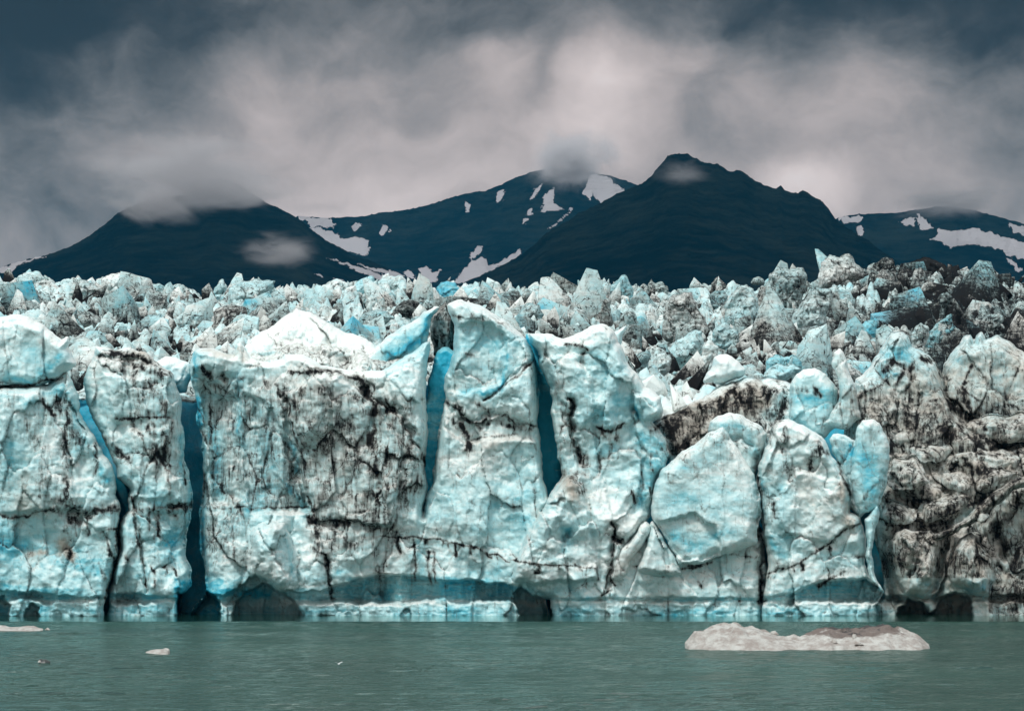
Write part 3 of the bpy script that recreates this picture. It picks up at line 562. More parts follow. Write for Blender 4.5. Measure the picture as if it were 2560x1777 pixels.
piece('ice_ridge', 'thin dirty ice ridge climbing to the right edge above the boulders', 'ice ridge',
  [(2090,1205),(2140,1178),(2180,1150),(2220,1115),(2270,1080),(2340,1060),(2340,1090),(2270,1105),(2225,1145),(2190,1172),(2140,1200),(2100,1215)],
  197.2, T=1.2, R=.9, fa=(.3,.15), dirt0=.1, group=FG)
piece('ice_ridge', 'dirty arm of ice sloping down left behind the leaning blue slab', 'ice ridge',
  [(1462,955),(1500,930),(1538,912),(1576,894),(1623,863),(1654,856),(1685,846),(1740,850),(1790,862),(1840,905),(1860,960),(1800,1010),(1700,1040),(1600,1060),(1510,1060),(1480,1000)],
  206, T=2, R=2.2, fa=(.5,.3), dirt0=.02, group=FG, tilt=-3)
piece('ice_dome', 'round blue dome of ice with a black smudge near its top', 'ice dome',
  [(1770,900),(1776,860),(1786,842),(1804,829),(1830,826),(1855,840),(1881,872),(1884,915),(1876,960),(1850,985),(1800,975),(1772,940)],
  203.5, T=1.8, R=1.8, fa=(.25,.12), sa=.15, blue0=.08, dirt0=-.1, group=FG)
piece('ice_fin', 'curved pale ice fin flaring down between the blue dome and the grey mound', 'ice fin',
  [(1866,815),(1872,790),(1885,781),(1898,800),(1905,830),(1918,860),(1926,900),(1935,940),(1900,965),(1850,960),(1822,952),(1856,935),(1880,905),(1884,870),(1878,840)],
  202.5, T=1.3, R=1., fa=(.25,.12), group=FG)
piece('ice_mound', 'grey pyramid-shaped ice mound with a blue notch at its summit', 'ice mound',
  [(1900,950),(1921,850),(1952,824),(1973,792),(1990,760),(2000,746),(2022,743),(2040,754),(2047,778),(2066,785),(2085,796),(2102,813),(2118,849),(2127,883),(2150,930),(2230,960),(2260,1040),(1980,1060),(1880,1010)],
  207, T=3, R=2.2, fa=(.7,.3), group=FG, tilt=-4, blue0=.16, dirt0=.2)
piece('ice_mound', 'pale grey-green ice mass with a double top at the right edge', 'ice mound',
  [(2100,870),(2120,815),(2154,772),(2164,754),(2180,751),(2187,770),(2192,752),(2203,743),(2213,762),(2239,751),(2263,764),(2299,790),(2360,825),(2440,850),(2440,1080),(2230,1060),(2140,980)],
  209, T=3, R=2.4, fa=(.7,.3), group=FG, tilt=-4, blue0=.22, dirt0=.22)
for lab_, pl_, yy_, d_, b_ in [
  ('upright dirty ice stub just right of the slim pinnacle', [(1997,1026),(2010,1018),(2033,1028),(2050,1016),(2061,1028),(2073,1045),(2090,1082),(2056,1097),(2022,1100),(1994,1090)], 200.2, .0, .0),
  ('flat grey ice shelf above the upright dirty stub', [(2040,1003),(2066,994),(2104,990),(2142,1004),(2122,1031),(2076,1040),(2048,1028)], 202.5, -.1, .05),
  ('broad lumpy ice shelf near the right edge with a pale crest', [(2138,1008),(2150,996),(2174,988),(2196,996),(2216,1004),(2258,1009),(2292,1030),(2280,1054),(2202,1050),(2146,1034)], 202.8, -.05, .05),
  ('scoop-shaped dirty ice bowl above the tear-shaped boulder', [(2066,1128),(2084,1108),(2120,1104),(2140,1098),(2163,1090),(2187,1110),(2176,1138),(2150,1160),(2129,1170),(2090,1174),(2060,1162)], 200.6, .05, .0),
  ('small dirty ice hump below the upright stub', [(1980,1150),(1986,1128),(2005,1118),(2028,1130),(2064,1142),(2054,1168),(2020,1176),(1996,1174),(1979,1164)], 199.8, .0, .05),
  ('tiny pale round ice knob left of the right-edge mass', [(2186,1158),(2188,1142),(2200,1136),(2214,1139),(2222,1158),(2208,1170),(2194,1168)], 197.0, -.35, .12),
  ('angular grey ice chunk in the middle of the dirty slope', [(2112,1078),(2120,1058),(2142,1052),(2163,1046),(2190,1068),(2178,1094),(2150,1104),(2128,1098)], 201.2, -.1, .05),
  ('tilted dark ice chunk near the right edge under the lumpy shelf', [(2190,1092),(2202,1056),(2222,1046),(2248,1044),(2290,1058),(2262,1080),(2226,1100),(2200,1106)], 201.0, .1, .0),
  ('long grey ice step crossing below the grey pyramid mound', [(1960,985),(1990,962),(2040,950),(2090,946),(2128,955),(2140,975),(2090,992),(2030,1000),(1985,1004)], 204.0, -.05, .0),
  ('dirty ice step below the double-topped mass at the right edge', [(2160,960),(2200,935),(2250,930),(2310,925),(2400,930),(2400,985),(2280,992),(2210,985)], 204.5, .0, .0)]:
    piece('ice_block', lab_, 'ice block', pl_, yy_, T=1.5, R=1.6, bevel=True, frac=(.25,1.2,1.6), fa=(.55,.3), fs=(2.4,.9), flute=.08, dmul=.9, dirt0=d_+.05, blue0=b_, group=FG, tilt=-2.2, rough=.14)
# behind the crest of the central buttress
piece('snowy_ridge', 'bright white ice ridge rising behind the top of the central buttress', 'ice ridge',
  [(540,800),(548,780),(560,765),(585,745),(615,730),(640,708),(665,690),(682,697),(700,700),(725,716),(745,728),(762,738),(772,745),(800,752),(836,770),(850,790),(850,850),(700,850),(560,830)],
  205, T=2.2, R=2.4, fa=(.6,.25), maps=False, blue0=-.28, dirt0=-.02, group=FG, tilt=-3)
piece('ice_crest', 'lumpy silt-specked ice crest between the buttress face and the white ridge', 'ice crest',
  [(548,812),(556,795),(580,785),(604,782),(628,776),(650,768),(676,762),(700,757),(730,762),(752,770),(766,764),(786,778),(812,786),(836,800),(862,806),(880,818),(860,850),(760,860),(640,850),(570,840)],
  202.8, T=1.8, R=1.6, fa=(.9,.4), fs=(2.2,.8), maps=False, blue0=-.16, dirt0=.26, group=FG, tilt=-3, frac=(.5,1.2,1.4))
piece('ice_crest', 'grey dirty sag in the crest left of the slanting fin', 'ice crest',
  [(760,838),(772,820),(800,806),(835,800),(868,806),(900,800),(930,800),(940,830),(900,850),(820,850)],
  201.8, T=1.2, R=1.2, fa=(.6,.3), fs=(2.2,.8), maps=False, blue0=-.05, dirt0=.42, group=FG, tilt=-2)
piece('ice_fin', 'long slanting ice fin pointing up right with a turquoise underside', 'ice fin',
  [(780,815),(792,806),(846,775),(898,736),(950,700),(976,687),(988,690),(978,703),(968,715),(963,749),(958,776),(955,800),(950,845),(890,845),(840,850),(790,845)],
  203.3, T=1.4, R=1.0, fa=(.25,.12), group=FG)
piece('dark_crag', 'silt-blackened ice crag between the slanting fin and the central tower', 'ice crag',
  [(968,708),(985,690),(999,677),(1012,690),(1024,720),(1022,770),(1012,800),(972,800),(966,750)],
  206.5, T=1.5, R=1., fa=(.4,.25), maps=False, dirt0=.62, group=FG)
piece('snow_patch', 'small bright white ice hump between the silt-capped pillar and the buttress', 'ice hump',
  [(346,812),(370,800),(398,804),(425,814),(432,840),(420,880),(370,880)],
  207, T=1.6, R=1.4, maps=False, blue0=-.15, dirt0=-.05, fa=(.3,.2), dmul=.25, group=FG)
piece('ice_fin', 'sharp thin white ice fin just behind the white tower', 'ice fin',
  [(1372,748),(1390,740),(1408,729),(1398,752),(1392,790),(1400,820),(1378,800)],
  204, T=.8, R=.6, maps=False, blue0=.15, fa=(.15,.1), group=FG)
piece('perched_boulder', 'smooth pale ice boulder perched on the dirty arm of ice', 'ice boulder',
  [(1578,860),(1594,830),(1605,800),(1617,795),(1635,796),(1657,810),(1675,830),(1668,845),(1641,855),(1620,864),(1600,858)],
  207.5, T=1.6, R=1.5, maps=False, frac=(.06,1.5,2.5), fa=(.3,.1), sa=.05, blue0=-.05, dirt0=-.2, flute=.02, group=FG)

# ------------------------------------------------------------------ glacier body (terrain)
sky_u = np.array([-900,-60,60,120,200,280,320,400,470,560,640,700,800,960,1060,1220,1320,1400,1500,1600,1700,1760,1830,1880,1990,2100,2230,2299,2400,3300], float)
sky_v = np.array([640,632,630,640,638,636,646,656,664,652,660,652,648,650,656,662,656,650,655,654,646,636,632,618,608,608,616,626,640,660], float)
frt_u = np.array([-900,0,200,350,430,560,850,1000,1200,1400,1460,1520,1640,1750,1900,2000,2150,2299,3300], float)
frt_v = np.array([900,880,868,868,880,850,850,840,800,850,905,930,905,880,930,1000,1000,1000,1000], float)
def surf(x, y):
    a = x/y; u = CX+FPX*a
    _, e0 = ray(CX, np.interp(u, frt_u, frt_v)); _, e1 = ray(CX, np.interp(u, sky_u, sky_v))
    t = np.clip((y-210)/(450-210), 0, 1.4)
    e = e0+(e1-e0)*np.where(t < 1, t**.85, 1-(t-1)*.5)
    return HCAM+e*y
def terrain():
    na, ny = 900, 500
    A = np.linspace(-.34, .34, na); Ys = 210*(470/210)**np.linspace(0, 1, ny)
    AA, YY = np.meshgrid(A, Ys); XX = AA*YY
    ZZ = surf(XX, YY)
    rough = 1.5*wfacet(XX, YY, 6, 31)+.9*wfacet(XX, YY, 2.6, 33)+.5*wfacet(XX, YY, 1.2, 35)+1.6*fbm(XX/9, YY/9, 0, 4, 40, .5, True)-1.2
    spire = 0; val_ = 0
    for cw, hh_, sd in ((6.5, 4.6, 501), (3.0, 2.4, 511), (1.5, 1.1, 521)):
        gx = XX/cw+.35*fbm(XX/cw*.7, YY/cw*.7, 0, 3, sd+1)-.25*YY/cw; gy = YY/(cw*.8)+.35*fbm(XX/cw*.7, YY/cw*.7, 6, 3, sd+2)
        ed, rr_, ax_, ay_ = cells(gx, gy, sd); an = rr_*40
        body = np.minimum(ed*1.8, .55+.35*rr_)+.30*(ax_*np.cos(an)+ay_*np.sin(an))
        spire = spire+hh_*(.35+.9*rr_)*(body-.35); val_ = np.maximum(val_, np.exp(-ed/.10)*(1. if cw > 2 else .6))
    scale_ = .55+.55*np.clip((YY-212)/200, 0, 1)
    ZZ = ZZ+(rough*.6+spire*scale_*(.9-.35*sstep(415, 450, YY)))*sstep(208, 222, YY)-.9
    # vertical front wall down to below the water, then a base
    rows = []
    for k, zf in enumerate(np.linspace(0, 1, 60)[1:]):
        yw = 210+.0*AA[0]; zz = ZZ[0]*(1-zf)+(-2)*zf
        yw = 210-.8*wfacet(XX[0], zz, 3, 44)-2.5*np.sin(zf*PI)*.5-zf*1.0
        rows.append((XX[0]/210*yw, yw, zz))
    VX = np.concatenate([np.array([r[0] for r in rows[::-1]]), XX]); VY = np.concatenate([np.array([r[1] for r in rows[::-1]]), YY]); VZ = np.concatenate([np.array([r[2] for r in rows[::-1]]), ZZ])
    # back side falls away to the valley behind
    VX = np.concatenate([VX, XX[-1:]*1.1, XX[-1:]*1.4]); VY = np.concatenate([VY, YY[-1:]*1.1, YY[-1:]*1.4]); VZ = np.concatenate([VZ, ZZ[-1:]*.7, ZZ[-1:]*0-2])
    nr, nc = VX.shape; G = np.arange(nr*nc).reshape(nr, nc)
    F = np.stack([G[:-1, :-1].ravel(), G[:-1, 1:].ravel(), G[1:, 1:].ravel(), G[1:, :-1].ravel()], 1)
    low = np.zeros((nr, nc)); low[:59] = -.7; low[59:59+ny] = .62*val_+.16-.05*rough+.35*fbm(XX/14, YY/14, 3, 3, 60)  # silt plus painted shade, so gaps between cells read as dark crevices
    bl = np.zeros((nr, nc)); bl[:60] = 1.2
    bl[59:59+ny] += .02+.25*fbm(XX/5, YY/5, 2, 3, 61)
    white = np.exp(-(((CX+FPX*VX/VY)-1520)/70)**2)*np.exp(-((VY-222)/14)**2)
    low = low-.5*white; bl = bl-.5*white
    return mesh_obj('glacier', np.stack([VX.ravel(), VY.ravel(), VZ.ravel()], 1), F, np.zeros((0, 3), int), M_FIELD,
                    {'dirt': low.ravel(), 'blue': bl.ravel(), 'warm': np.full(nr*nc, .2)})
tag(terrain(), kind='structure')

# ------------------------------------------------------------------ traced seracs in the ice field
_Ys = np.linspace(214, 449, 240)
def depth_for(u, v):
    """distance at which the field surface is seen at this height"""
    a = (u-CX)/FPX
    z = surf(a*_Ys, _Ys); _, vv = unproj(a*_Ys, _Ys, z)
    i = int(np.argmin(np.abs(vv-v))); return float(_Ys[i])
GF = 'seracs standing in the broken ice field'
FT = [
 ('pale lumpy serac on the skyline near the left edge','ice block',[(39,648),(39,622),(57,612),(78,608),(91,612),(100,625),(104,660),(52,664)],.1,.0),
 ('wide pale serac just below the skyline at the far left','ice block',[(66,650),(98,625),(118,632),(136,648),(136,672),(78,672)],.05,.1),
 ('large slab-sided serac left of the highest left skyline block','ice block',[(140,668),(150,648),(166,630),(191,628),(210,638),(236,656),(232,676),(180,680)],.15,.05),
 ('highest round-topped serac on the left skyline','ice block',[(225,660),(228,625),(248,615),(274,612),(283,630),(310,646),(304,668),(259,672)],.05,-.05),
 ('low serac with a small hooked horn on the left skyline','ice block',[(302,668),(305,640),(322,628),(328,626),(336,635),(375,646),(370,670)],.0,.1),
 ('blunt serac right of the small hooked horn','ice block',[(384,668),(388,641),(404,637),(427,648),(425,670)],.0,.05),
 ('narrow upright tooth of ice on the left skyline','ice pinnacle',[(478,662),(481,646),(492,630),(502,626),(510,641),(510,662)],.15,.0),
 ('flat-topped white serac on the skyline above the silt-capped pillar','ice block',[(512,672),(512,646),(528,640),(545,630),(570,626),(600,628),(619,630),(616,645),(597,668),(596,690),(520,695)],-.08,-.1),
 ('pale blue serac at the foot of the snow streaks','ice block',[(728,655),(738,634),(756,625),(782,635),(790,660),(770,672),(735,672)],.2,-.05),
 ('long pale blue shard leaning right on the skyline','ice shard',[(776,660),(784,646),(808,628),(825,621),(839,620),(842,638),(830,660),(800,672)],.35,-.1),
 ('broad white-blue serac right of the leaning skyline shard','ice block',[(840,662),(844,636),(872,620),(896,617),(912,628),(912,660)],.15,-.05),
 ('turquoise serac on the skyline behind the central tower','ice block',[(974,668),(980,645),(989,633),(1003,631),(1022,634),(1034,650),(1040,668),(1020,684),(1000,684)],.55,-.1),
 ('smooth rounded pale boulder of ice in the field left of the slanting fin','ice boulder',[(822,690),(823,670),(832,662),(845,666),(844,690),(830,700)],.3,-.05),
 ('flat grey-white plate of ice left of the slanting fin','ice slab',[(803,735),(815,705),(833,697),(870,700),(888,712),(866,728),(840,745)],.1,.05),
 ('long white slab lying flat in the left part of the field','ice slab',[(250,748),(258,740),(300,739),(338,746),(345,751),(310,756),(285,762),(258,758)],-.05,-.15),
 ('pointed blue-tipped serac highest on the skyline right of centre','ice pinnacle',[(1366,668),(1372,640),(1388,628),(1395,618),(1403,616),(1411,628),(1420,645),(1422,672),(1400,684)],.4,-.05),
 ('rounded pale serac on the skyline right of the central tower','ice block',[(1184,665),(1188,646),(1201,639),(1216,638),(1222,646),(1220,672),(1192,674)],.2,.0),
 ('small sharp white tooth beside the rounded skyline serac','ice pinnacle',[(1232,668),(1240,650),(1250,636),(1258,648),(1272,655),(1272,675),(1240,678)],.0,.05),
 ('two-pointed serac on the skyline over the field centre right','ice block',[(1448,662),(1456,636),(1462,624),(1470,636),(1486,632),(1498,642),(1498,664),(1470,672)],.2,.15),
 ('small dark skyline tooth left of the tall right-hand towers','ice pinnacle',[(1592,660),(1597,636),(1611,621),(1624,633),(1632,645),(1630,662)],.05,.3),
 ('pale dome of ice balanced on the dark skyline ridge','ice boulder',[(1685,636),(1690,625),(1701,621),(1714,626),(1718,636),(1700,640)],-.05,.05),
 ('wide square-shouldered serac with a dark horizontal crack','ice tower',[(1486,740),(1490,700),(1498,675),(1512,661),(1535,656),(1555,657),(1563,680),(1579,708),(1590,740),(1576,768),(1520,776),(1496,768)],.0,.12),
 ('large smooth grey ice face right of the cracked square serac','ice tower',[(1628,730),(1626,690),(1638,664),(1655,644),(1676,638),(1692,648),(1701,669),(1714,708),(1716,744),(1690,752),(1660,752)],-.02,.03),
 ('fluted blue serac between the cracked serac and the smooth face','ice pinnacle',[(1590,690),(1592,662),(1606,652),(1626,650),(1634,666),(1626,690),(1610,704)],.3,.1),
 ('tall fluted ice tower standing proud of the skyline','ice tower',[(1722,690),(1722,640),(1728,614),(1740,606),(1763,600),(1778,604),(1803,600),(1812,630),(1809,655),(1798,690),(1780,715),(1750,704)],.1,.1),
 ('pair of joined smooth slabs split by a thin blue cleft','ice tower',[(1774,750),(1780,705),(1798,680),(1812,664),(1824,650),(1834,642),(1848,648),(1866,650),(1870,675),(1856,715),(1842,748),(1804,764)],.02,.0),
 ('biggest square ice block at the highest point of the skyline','ice tower',[(1838,648),(1840,610),(1843,592),(1852,580),(1862,571),(1874,574),(1885,578),(1896,570),(1906,569),(1916,580),(1924,594),(1940,604),(1940,625),(1905,632),(1880,650)],-.02,.0),
 ('leaning white triangular sliver of ice on dark rubble','ice shard',[(1930,655),(1945,641),(1963,627),(1976,608),(1982,600),(1994,612),(1999,625),(1996,647),(1978,655),(1949,658)],.0,-.08),
 ('grey crested serac on the right skyline','ice block',[(1952,612),(1960,594),(1976,584),(1984,578),(2003,580),(2010,600),(2008,622),(1980,630)],.05,.15),
 ('small pale serac below the dark skyline dome','ice block',[(2014,622),(2020,606),(2038,603),(2056,616),(2070,625),(2056,634),(2026,634)],.0,.1),
 ('broad black-streaked dome of ice on the right skyline','ice dome',[(2028,608),(2036,592),(2058,582),(2081,577),(2100,584),(2116,592),(2130,604),(2128,622),(2060,624)],.0,.22),
 ('cluster of vivid blue seracs above the grey pyramid mound','ice block',[(1898,785),(1900,765),(1911,748),(1930,738),(1942,720),(1957,716),(1971,724),(1970,751),(1958,765),(1938,772),(1921,785)],.45,-.25),
 ('small white upright serac right of the vivid blue cluster','ice block',[(1946,790),(1948,766),(1960,758),(1976,756),(1978,774),(1966,796),(1954,804)],.1,-.2),
 ('small triangular blue-white serac under the smooth split slabs','ice shard',[(1816,770),(1822,755),(1841,738),(1852,756),(1850,780),(1836,784)],.25,-.25),
 ('rounded cyan serac behind the grey pyramid mound','ice block',[(2040,790),(2044,751),(2054,734),(2066,724),(2084,732),(2086,756),(2076,776),(2066,794)],.35,-.2),
 ('large deep blue serac face in the hollow at right','ice block',[(2074,790),(2086,744),(2100,728),(2122,714),(2137,703),(2147,735),(2136,765),(2120,788)],.65,-.2),
 ('wide pale slab leaning at the right of the blue hollow','ice slab',[(2180,745),(2190,715),(2216,706),(2247,700),(2253,722),(2236,740),(2210,750)],.15,-.12),
 ('deep blue serac at the right edge of the field','ice block',[(2268,704),(2279,684),(2292,672),(2316,680),(2316,710)],.7,-.3),
 ('mushroom-topped ice pillar on the dark right slope','ice pillar',[(2108,712),(2112,690),(2104,672),(2110,662),(2128,655),(2139,667),(2127,684),(2122,704),(2116,722)],.0,.0),
 ('grey pointed serac in front of the cracked square serac','ice block',[(1388,765),(1392,720),(1400,702),(1418,694),(1430,715),(1430,745),(1424,766),(1404,782)],.05,.15),
 ('blue stepped serac below the cracked square serac','ice block',[(1468,815),(1480,795),(1512,772),(1530,758),(1545,747),(1560,740),(1576,742),(1582,778),(1570,822),(1522,832),(1490,835)],.45,-.1),
 ('rounded greenish serac with a flat base above the perched boulder','ice block',[(1565,835),(1569,810),(1576,782),(1588,764),(1600,764),(1614,780),(1608,806),(1594,838)],.2,-.1),
 ('winged pale cyan serac above the perched boulder','ice block',[(1598,780),(1600,742),(1614,728),(1628,722),(1640,734),(1658,740),(1660,765),(1646,795),(1616,806)],.3,-.05),
 ('small round pale serac beside the white rubble hollow','ice block',[(1464,845),(1466,812),(1474,798),(1494,790),(1508,806),(1504,830),(1490,846)],.25,-.05),
 ('dark-seamed serac just left of the round pale serac','ice block',[(1412,835),(1424,805),(1440,790),(1456,785),(1462,800),(1456,830),(1444,845)],.3,.1),
 ('pale blue ice wall in the hollow right of the perched boulder','ice block',[(1716,850),(1720,810),(1740,795),(1760,802),(1780,796),(1800,812),(1800,840),(1780,856),(1740,862)],.4,-.1),
 ('flat blue-lipped ice shelf left of the blue dome','ice slab',[(1712,845),(1724,828),(1745,816),(1780,816),(1800,826),(1780,846),(1750,868),(1725,862)],.5,-.25),
 ('tall narrow dirty serac in the field left of the white ridge','ice block',[(470,742),(478,700),(492,690),(520,684),(552,690),(560,716),(548,745),(500,756)],.1,.2),
 ('sharp-crested grey serac behind the white ridge','ice block',[(552,735),(560,705),(580,685),(600,680),(622,690),(650,710),(630,735),(590,745)],.0,.15),
 ('dark craggy serac left of the slanting fin tip','ice block',[(880,715),(888,690),(905,676),(925,672),(945,684),(952,704),(930,722)],.0,.35),
 ('stepped serac on the field between left skyline and silt cap','ice block',[(390,735),(396,712),(414,700),(440,696),(452,712),(444,735),(420,744)],.1,.1),
 ('broad blue-grey serac low in the left field','ice block',[(150,735),(156,712),(176,700),(205,700),(226,712),(228,732),(190,742)],.15,.1),
 ('grey serac crest above the pale overhanging cap','ice block',[(20,705),(24,686),(50,676),(82,680),(96,700),(70,712)],.05,.2),
 ('tilted pale serac right of the pale overhanging cap','ice block',[(160,780),(164,760),(186,745),(212,748),(228,762),(220,784),(188,792)],.1,.12),
 ('upright cyan serac in the field above the deep blue slot','ice block',[(1262,735),(1268,700),(1290,690),(1312,696),(1322,720),(1318,742),(1290,750)],.2,.1),
 ('tilted ribbed serac behind the white tower','ice shard',[(1322,730),(1340,690),(1358,668),(1372,672),(1372,700),(1356,736),(1340,748)],.1,.2),
 ('grey tilted serac between the central tower and the slot','ice block',[(1160,735),(1166,700),(1184,680),(1210,684),(1222,706),(1210,740),(1184,750)],.05,.1),
]
for i, (lab, cat, poly, b0, d0) in enumerate(FT):
    vb = max(p[1] for p in poly); um = sum(p[0] for p in poly)/len(poly)
    Yd = min(depth_for(um, vb-4), 440)
    s = Yd/FPX; w = (max(p[0] for p in poly)-min(p[0] for p in poly))*s
    piece(cat.replace(' ', '_'), lab, cat, poly, Yd, T=max(.8, w*.30), R=w*.30, bevel=True, frac=(w*.06, w*.30, w*.42), step=1.6, fa=(w*.20, w*.08), fs=(w*.5, w*.2), sa=.04, flute=.08, dirt0=d0+.34, blue0=b0*.6,
          maps=False, mat=M_FIELD, group=GF, rough=.13, tilt=-w*.2)

# ------------------------------------------------------------------ smaller blocks of the field
def block_variant(k, cuts):
    import bmesh
    rr = random.Random(900+k); bm = bmesh.new()
    ax = rr.uniform(.6, 1.25); ay = rr.uniform(.35, .75); az = rr.uniform(1.0, 2.3); lx_ = rr.uniform(-.35, .6); tw = rr.choice((.5, .65, .8, .92))
    for i in range(rr.randint(4, 6)):
        z = rr.uniform(.25, 1); tp = 1-tw*z**1.2
        th = rr.uniform(0, 2*PI); rad = rr.uniform(.8, 1.1)
        bm.verts.new((ax*tp*rad*math.cos(th)+z*lx_, ay*tp*rad*math.sin(th), az*z-.2))
    for i in range(5):
        th = i*PI*.4+rr.uniform(-.4, .4); bm.verts.new((ax*math.cos(th)*rr.uniform(.8, 1.1), ay*math.sin(th), -.55+rr.uniform(0, .3)))
    r = bmesh.ops.convex_hull(bm, input=bm.verts)
    for v in [v for v in bm.verts if not v.link_faces]: bm.verts.remove(v)
    bmesh.ops.triangulate(bm, faces=bm.faces)
    bmesh.ops.subdivide_edges(bm, edges=bm.edges, cuts=cuts, use_grid_fill=True)
    bm.verts.ensure_lookup_table(); bm.normal_update()
    co = np.array([v.co[:] for v in bm.verts]); nm = np.array([v.normal[:] for v in bm.verts])
    dsp = .22*(.16*fbm(co[:, 0]*1.6, co[:, 1]*1.6, co[:, 2]*1.6+k, 4, k, .55)+.10*fbm(co[:, 0]*3, co[:, 1]*3, co[:, 2]*2+k, 3, k+50, .5, True))
    co = co+nm*dsp[:, None]
    F = np.array([[v.index for v in f.verts] for f in bm.faces if len(f.verts) == 3]); F4 = np.array([[v.index for v in f.verts] for f in bm.faces if len(f.verts) == 4]).reshape(-1, 4)
    bm.free()
    d = .86-.95*(co[:, 2]/az)+.35*fbm(co[:, 0]*1.5, co[:, 1]*1.5, co[:, 2], 3, k+70)-2.2*dsp  # silt and painted gap shade together, stronger toward the block's foot
    b = .10+.5*fbm(co[:, 0], co[:, 1], co[:, 2]*.6, 2, k+90)
    return co, F4, F, d, b
VAR = [block_variant(k, 4) for k in range(12)]
VARS = [block_variant(40+k, 1) for k in range(10)]
VM = []
for k, (co, f4, f3, d, b) in enumerate(VAR):
    o = mesh_obj('ice_block', co, f4, f3, M_FIELD, {'dirt': d, 'blue': b+.05, 'warm': np.full(len(co), .25)}, smooth=False)
    VM.append(o.data); bpy.data.objects.remove(o)
rr = random.Random(77)
cand = []
taken = []
def zone_label(u, Y, size):
    t = (Y-210)/240
    far = 'on the skyline' if t > .72 else ('halfway back' if t > .35 else 'at the front of the field')
    marks = [(250, 'behind the leftmost cliff'), (640, 'behind the silt-capped pillar'), (1000, 'behind the slanting fin'),
             (1360, 'behind the central tower'), (1640, 'behind the white tower'), (1900, 'behind the blue dome'), (9999, 'in the blackened right slope')]
    w = next(m for x, m in marks if u < x)
    big = 'large jagged ice block' if size > 2.6 else 'smaller jagged ice block'
    return f'{big} {w}, {far}'
for i in range(224):
    for tr in range(30):
        u = rr.uniform(-40, 2340); t = rr.random()**.9; Y = 214+t*228
        k = min((abs(u-a)/(34 if 1 else 1))**2+((Y-b)/14)**2 for a, b in taken) if taken else 9
        if k > 1: break
    taken.append((u, Y))
    if 1430 < u < 1640 and Y < 232: continue
    x = (u-CX)/FPX*Y; z = float(surf(np.array([x]), np.array([Y]))[0])
    s = rr.uniform(2.1, 5.2)*(.65+.5*t)*(1.15 if u > 1500 else 1)*(1-.45*max(0, (Y-395)/47))
    o = bpy.data.objects.new('ice_block', VM[rr.randrange(len(VM))]); COL.objects.link(o)
    o.location = (x, Y, z-.25*s); o.rotation_euler = (rr.uniform(-.4, .3), rr.uniform(-.35, .6), rr.choice((0, PI))+rr.uniform(-.7, .7)); o.scale = (s*rr.uniform(.8, 1.2), s, s*rr.uniform(.7, 1.15))
    tag(o, zone_label(u, Y, s), 'ice block', 'jagged ice blocks filling the broken field')
# countless fragments between them: one mass
vs, f4s, f3s, ds, bs = [], [], [], [], []; off = 0
for i in range(1000):
    co, f4, f3, d, b = VARS[rr.randrange(len(VARS))]
    u = rr.uniform(-160, 2460); t = rr.random(); Y = 212+t*240
    x = (u-CX)/FPX*Y; z = float(surf(np.array([x]), np.array([Y]))[0])
    s = rr.uniform(.7, 2.1)*(.7+.6*t)*(1-.4*max(0, (Y-400)/50)); a = rr.choice((0, PI))+rr.uniform(-.9, .9); c_, s_ = math.cos(a), math.sin(a)
    th = rr.uniform(-.6, .6); ct, st = math.cos(th), math.sin(th)
    p = co*np.array([s*rr.uniform(.8, 1.3), s, s*rr.uniform(.7, 1.2)]); p = np.stack([p[:, 0]*ct+p[:, 2]*st, p[:, 1], -p[:, 0]*st+p[:, 2]*ct], 1)
    p = np.stack([p[:, 0]*c_-p[:, 1]*s_, p[:, 0]*s_+p[:, 1]*c_, p[:, 2]], 1)+np.array([x, Y, z+rr.uniform(-.3, .5)])
    dj = rr.uniform(-.15, .35); bj = rr.uniform(-.3, .35)
    if 1430 < u < 1640 and Y < 240: dj -= .5; bj -= .2
    vs.append(p); f4s.append(f4+off); f3s.append(f3+off); ds.append(d+dj); bs.append(b+bj); off += len(co)
o = mesh_obj('ice_rubble', np.concatenate(vs), np.concatenate(f4s), np.concatenate(f3s), M_FIELD, {'dirt': np.concatenate(ds), 'blue': np.concatenate(bs), 'warm': np.full(off, .15)}, smooth=False)
tag(o, 'countless small broken fragments of ice strewn over the glacier surface', 'ice rubble', kind='stuff')

# ------------------------------------------------------------------ mountains
def rock_material():
    m, nt = newmat('mountain_rock'); g = N(nt)
    pos = g.n('ShaderNodeNewGeometry').outputs['Position']; sn = g.attr('snow')
    n1 = g.noise(pos, .004, 8, .6, .3); n2 = g.noise(g.mapping(pos, (1, 1, 4)), .02, 9, .72)
    f = g.math('ADD', g.math('MULTIPLY', n1, .5), g.math('MULTIPLY', n2, .5))
    col = g.mix(g.ss(f, .40, .62), (.001, .003, .005), (.020, .024, .020))
    sf = g.ss(g.math('ADD', sn, g.math('MULTIPLY', g.math('SUBTRACT', g.noise(g.mapping(pos, (1, 1, 1)), .03, 7, .75), .5), 1.5)), .44, .56)
    col = g.mix(sf, col, (.60, .57, .59))
    bm = g.n('ShaderNodeBump'); bm.inputs['Strength'].default_value = 1.; bm.inputs['Distance'].default_value = 90
    g.l(f, bm.inputs['Height'])
    p = g.n('ShaderNodeBsdfPrincipled'); g.l(col, p.inputs['Base Color']); p.inputs['Roughness'].default_value = .9; p.inputs['Specular IOR Level'].default_value = 0
    g.l(bm.outputs[0], p.inputs['Normal'])
    o = g.n('ShaderNodeOutputMaterial'); g.l(p.outputs[0], o.inputs[0]); return m
M_ROCK = rock_material()
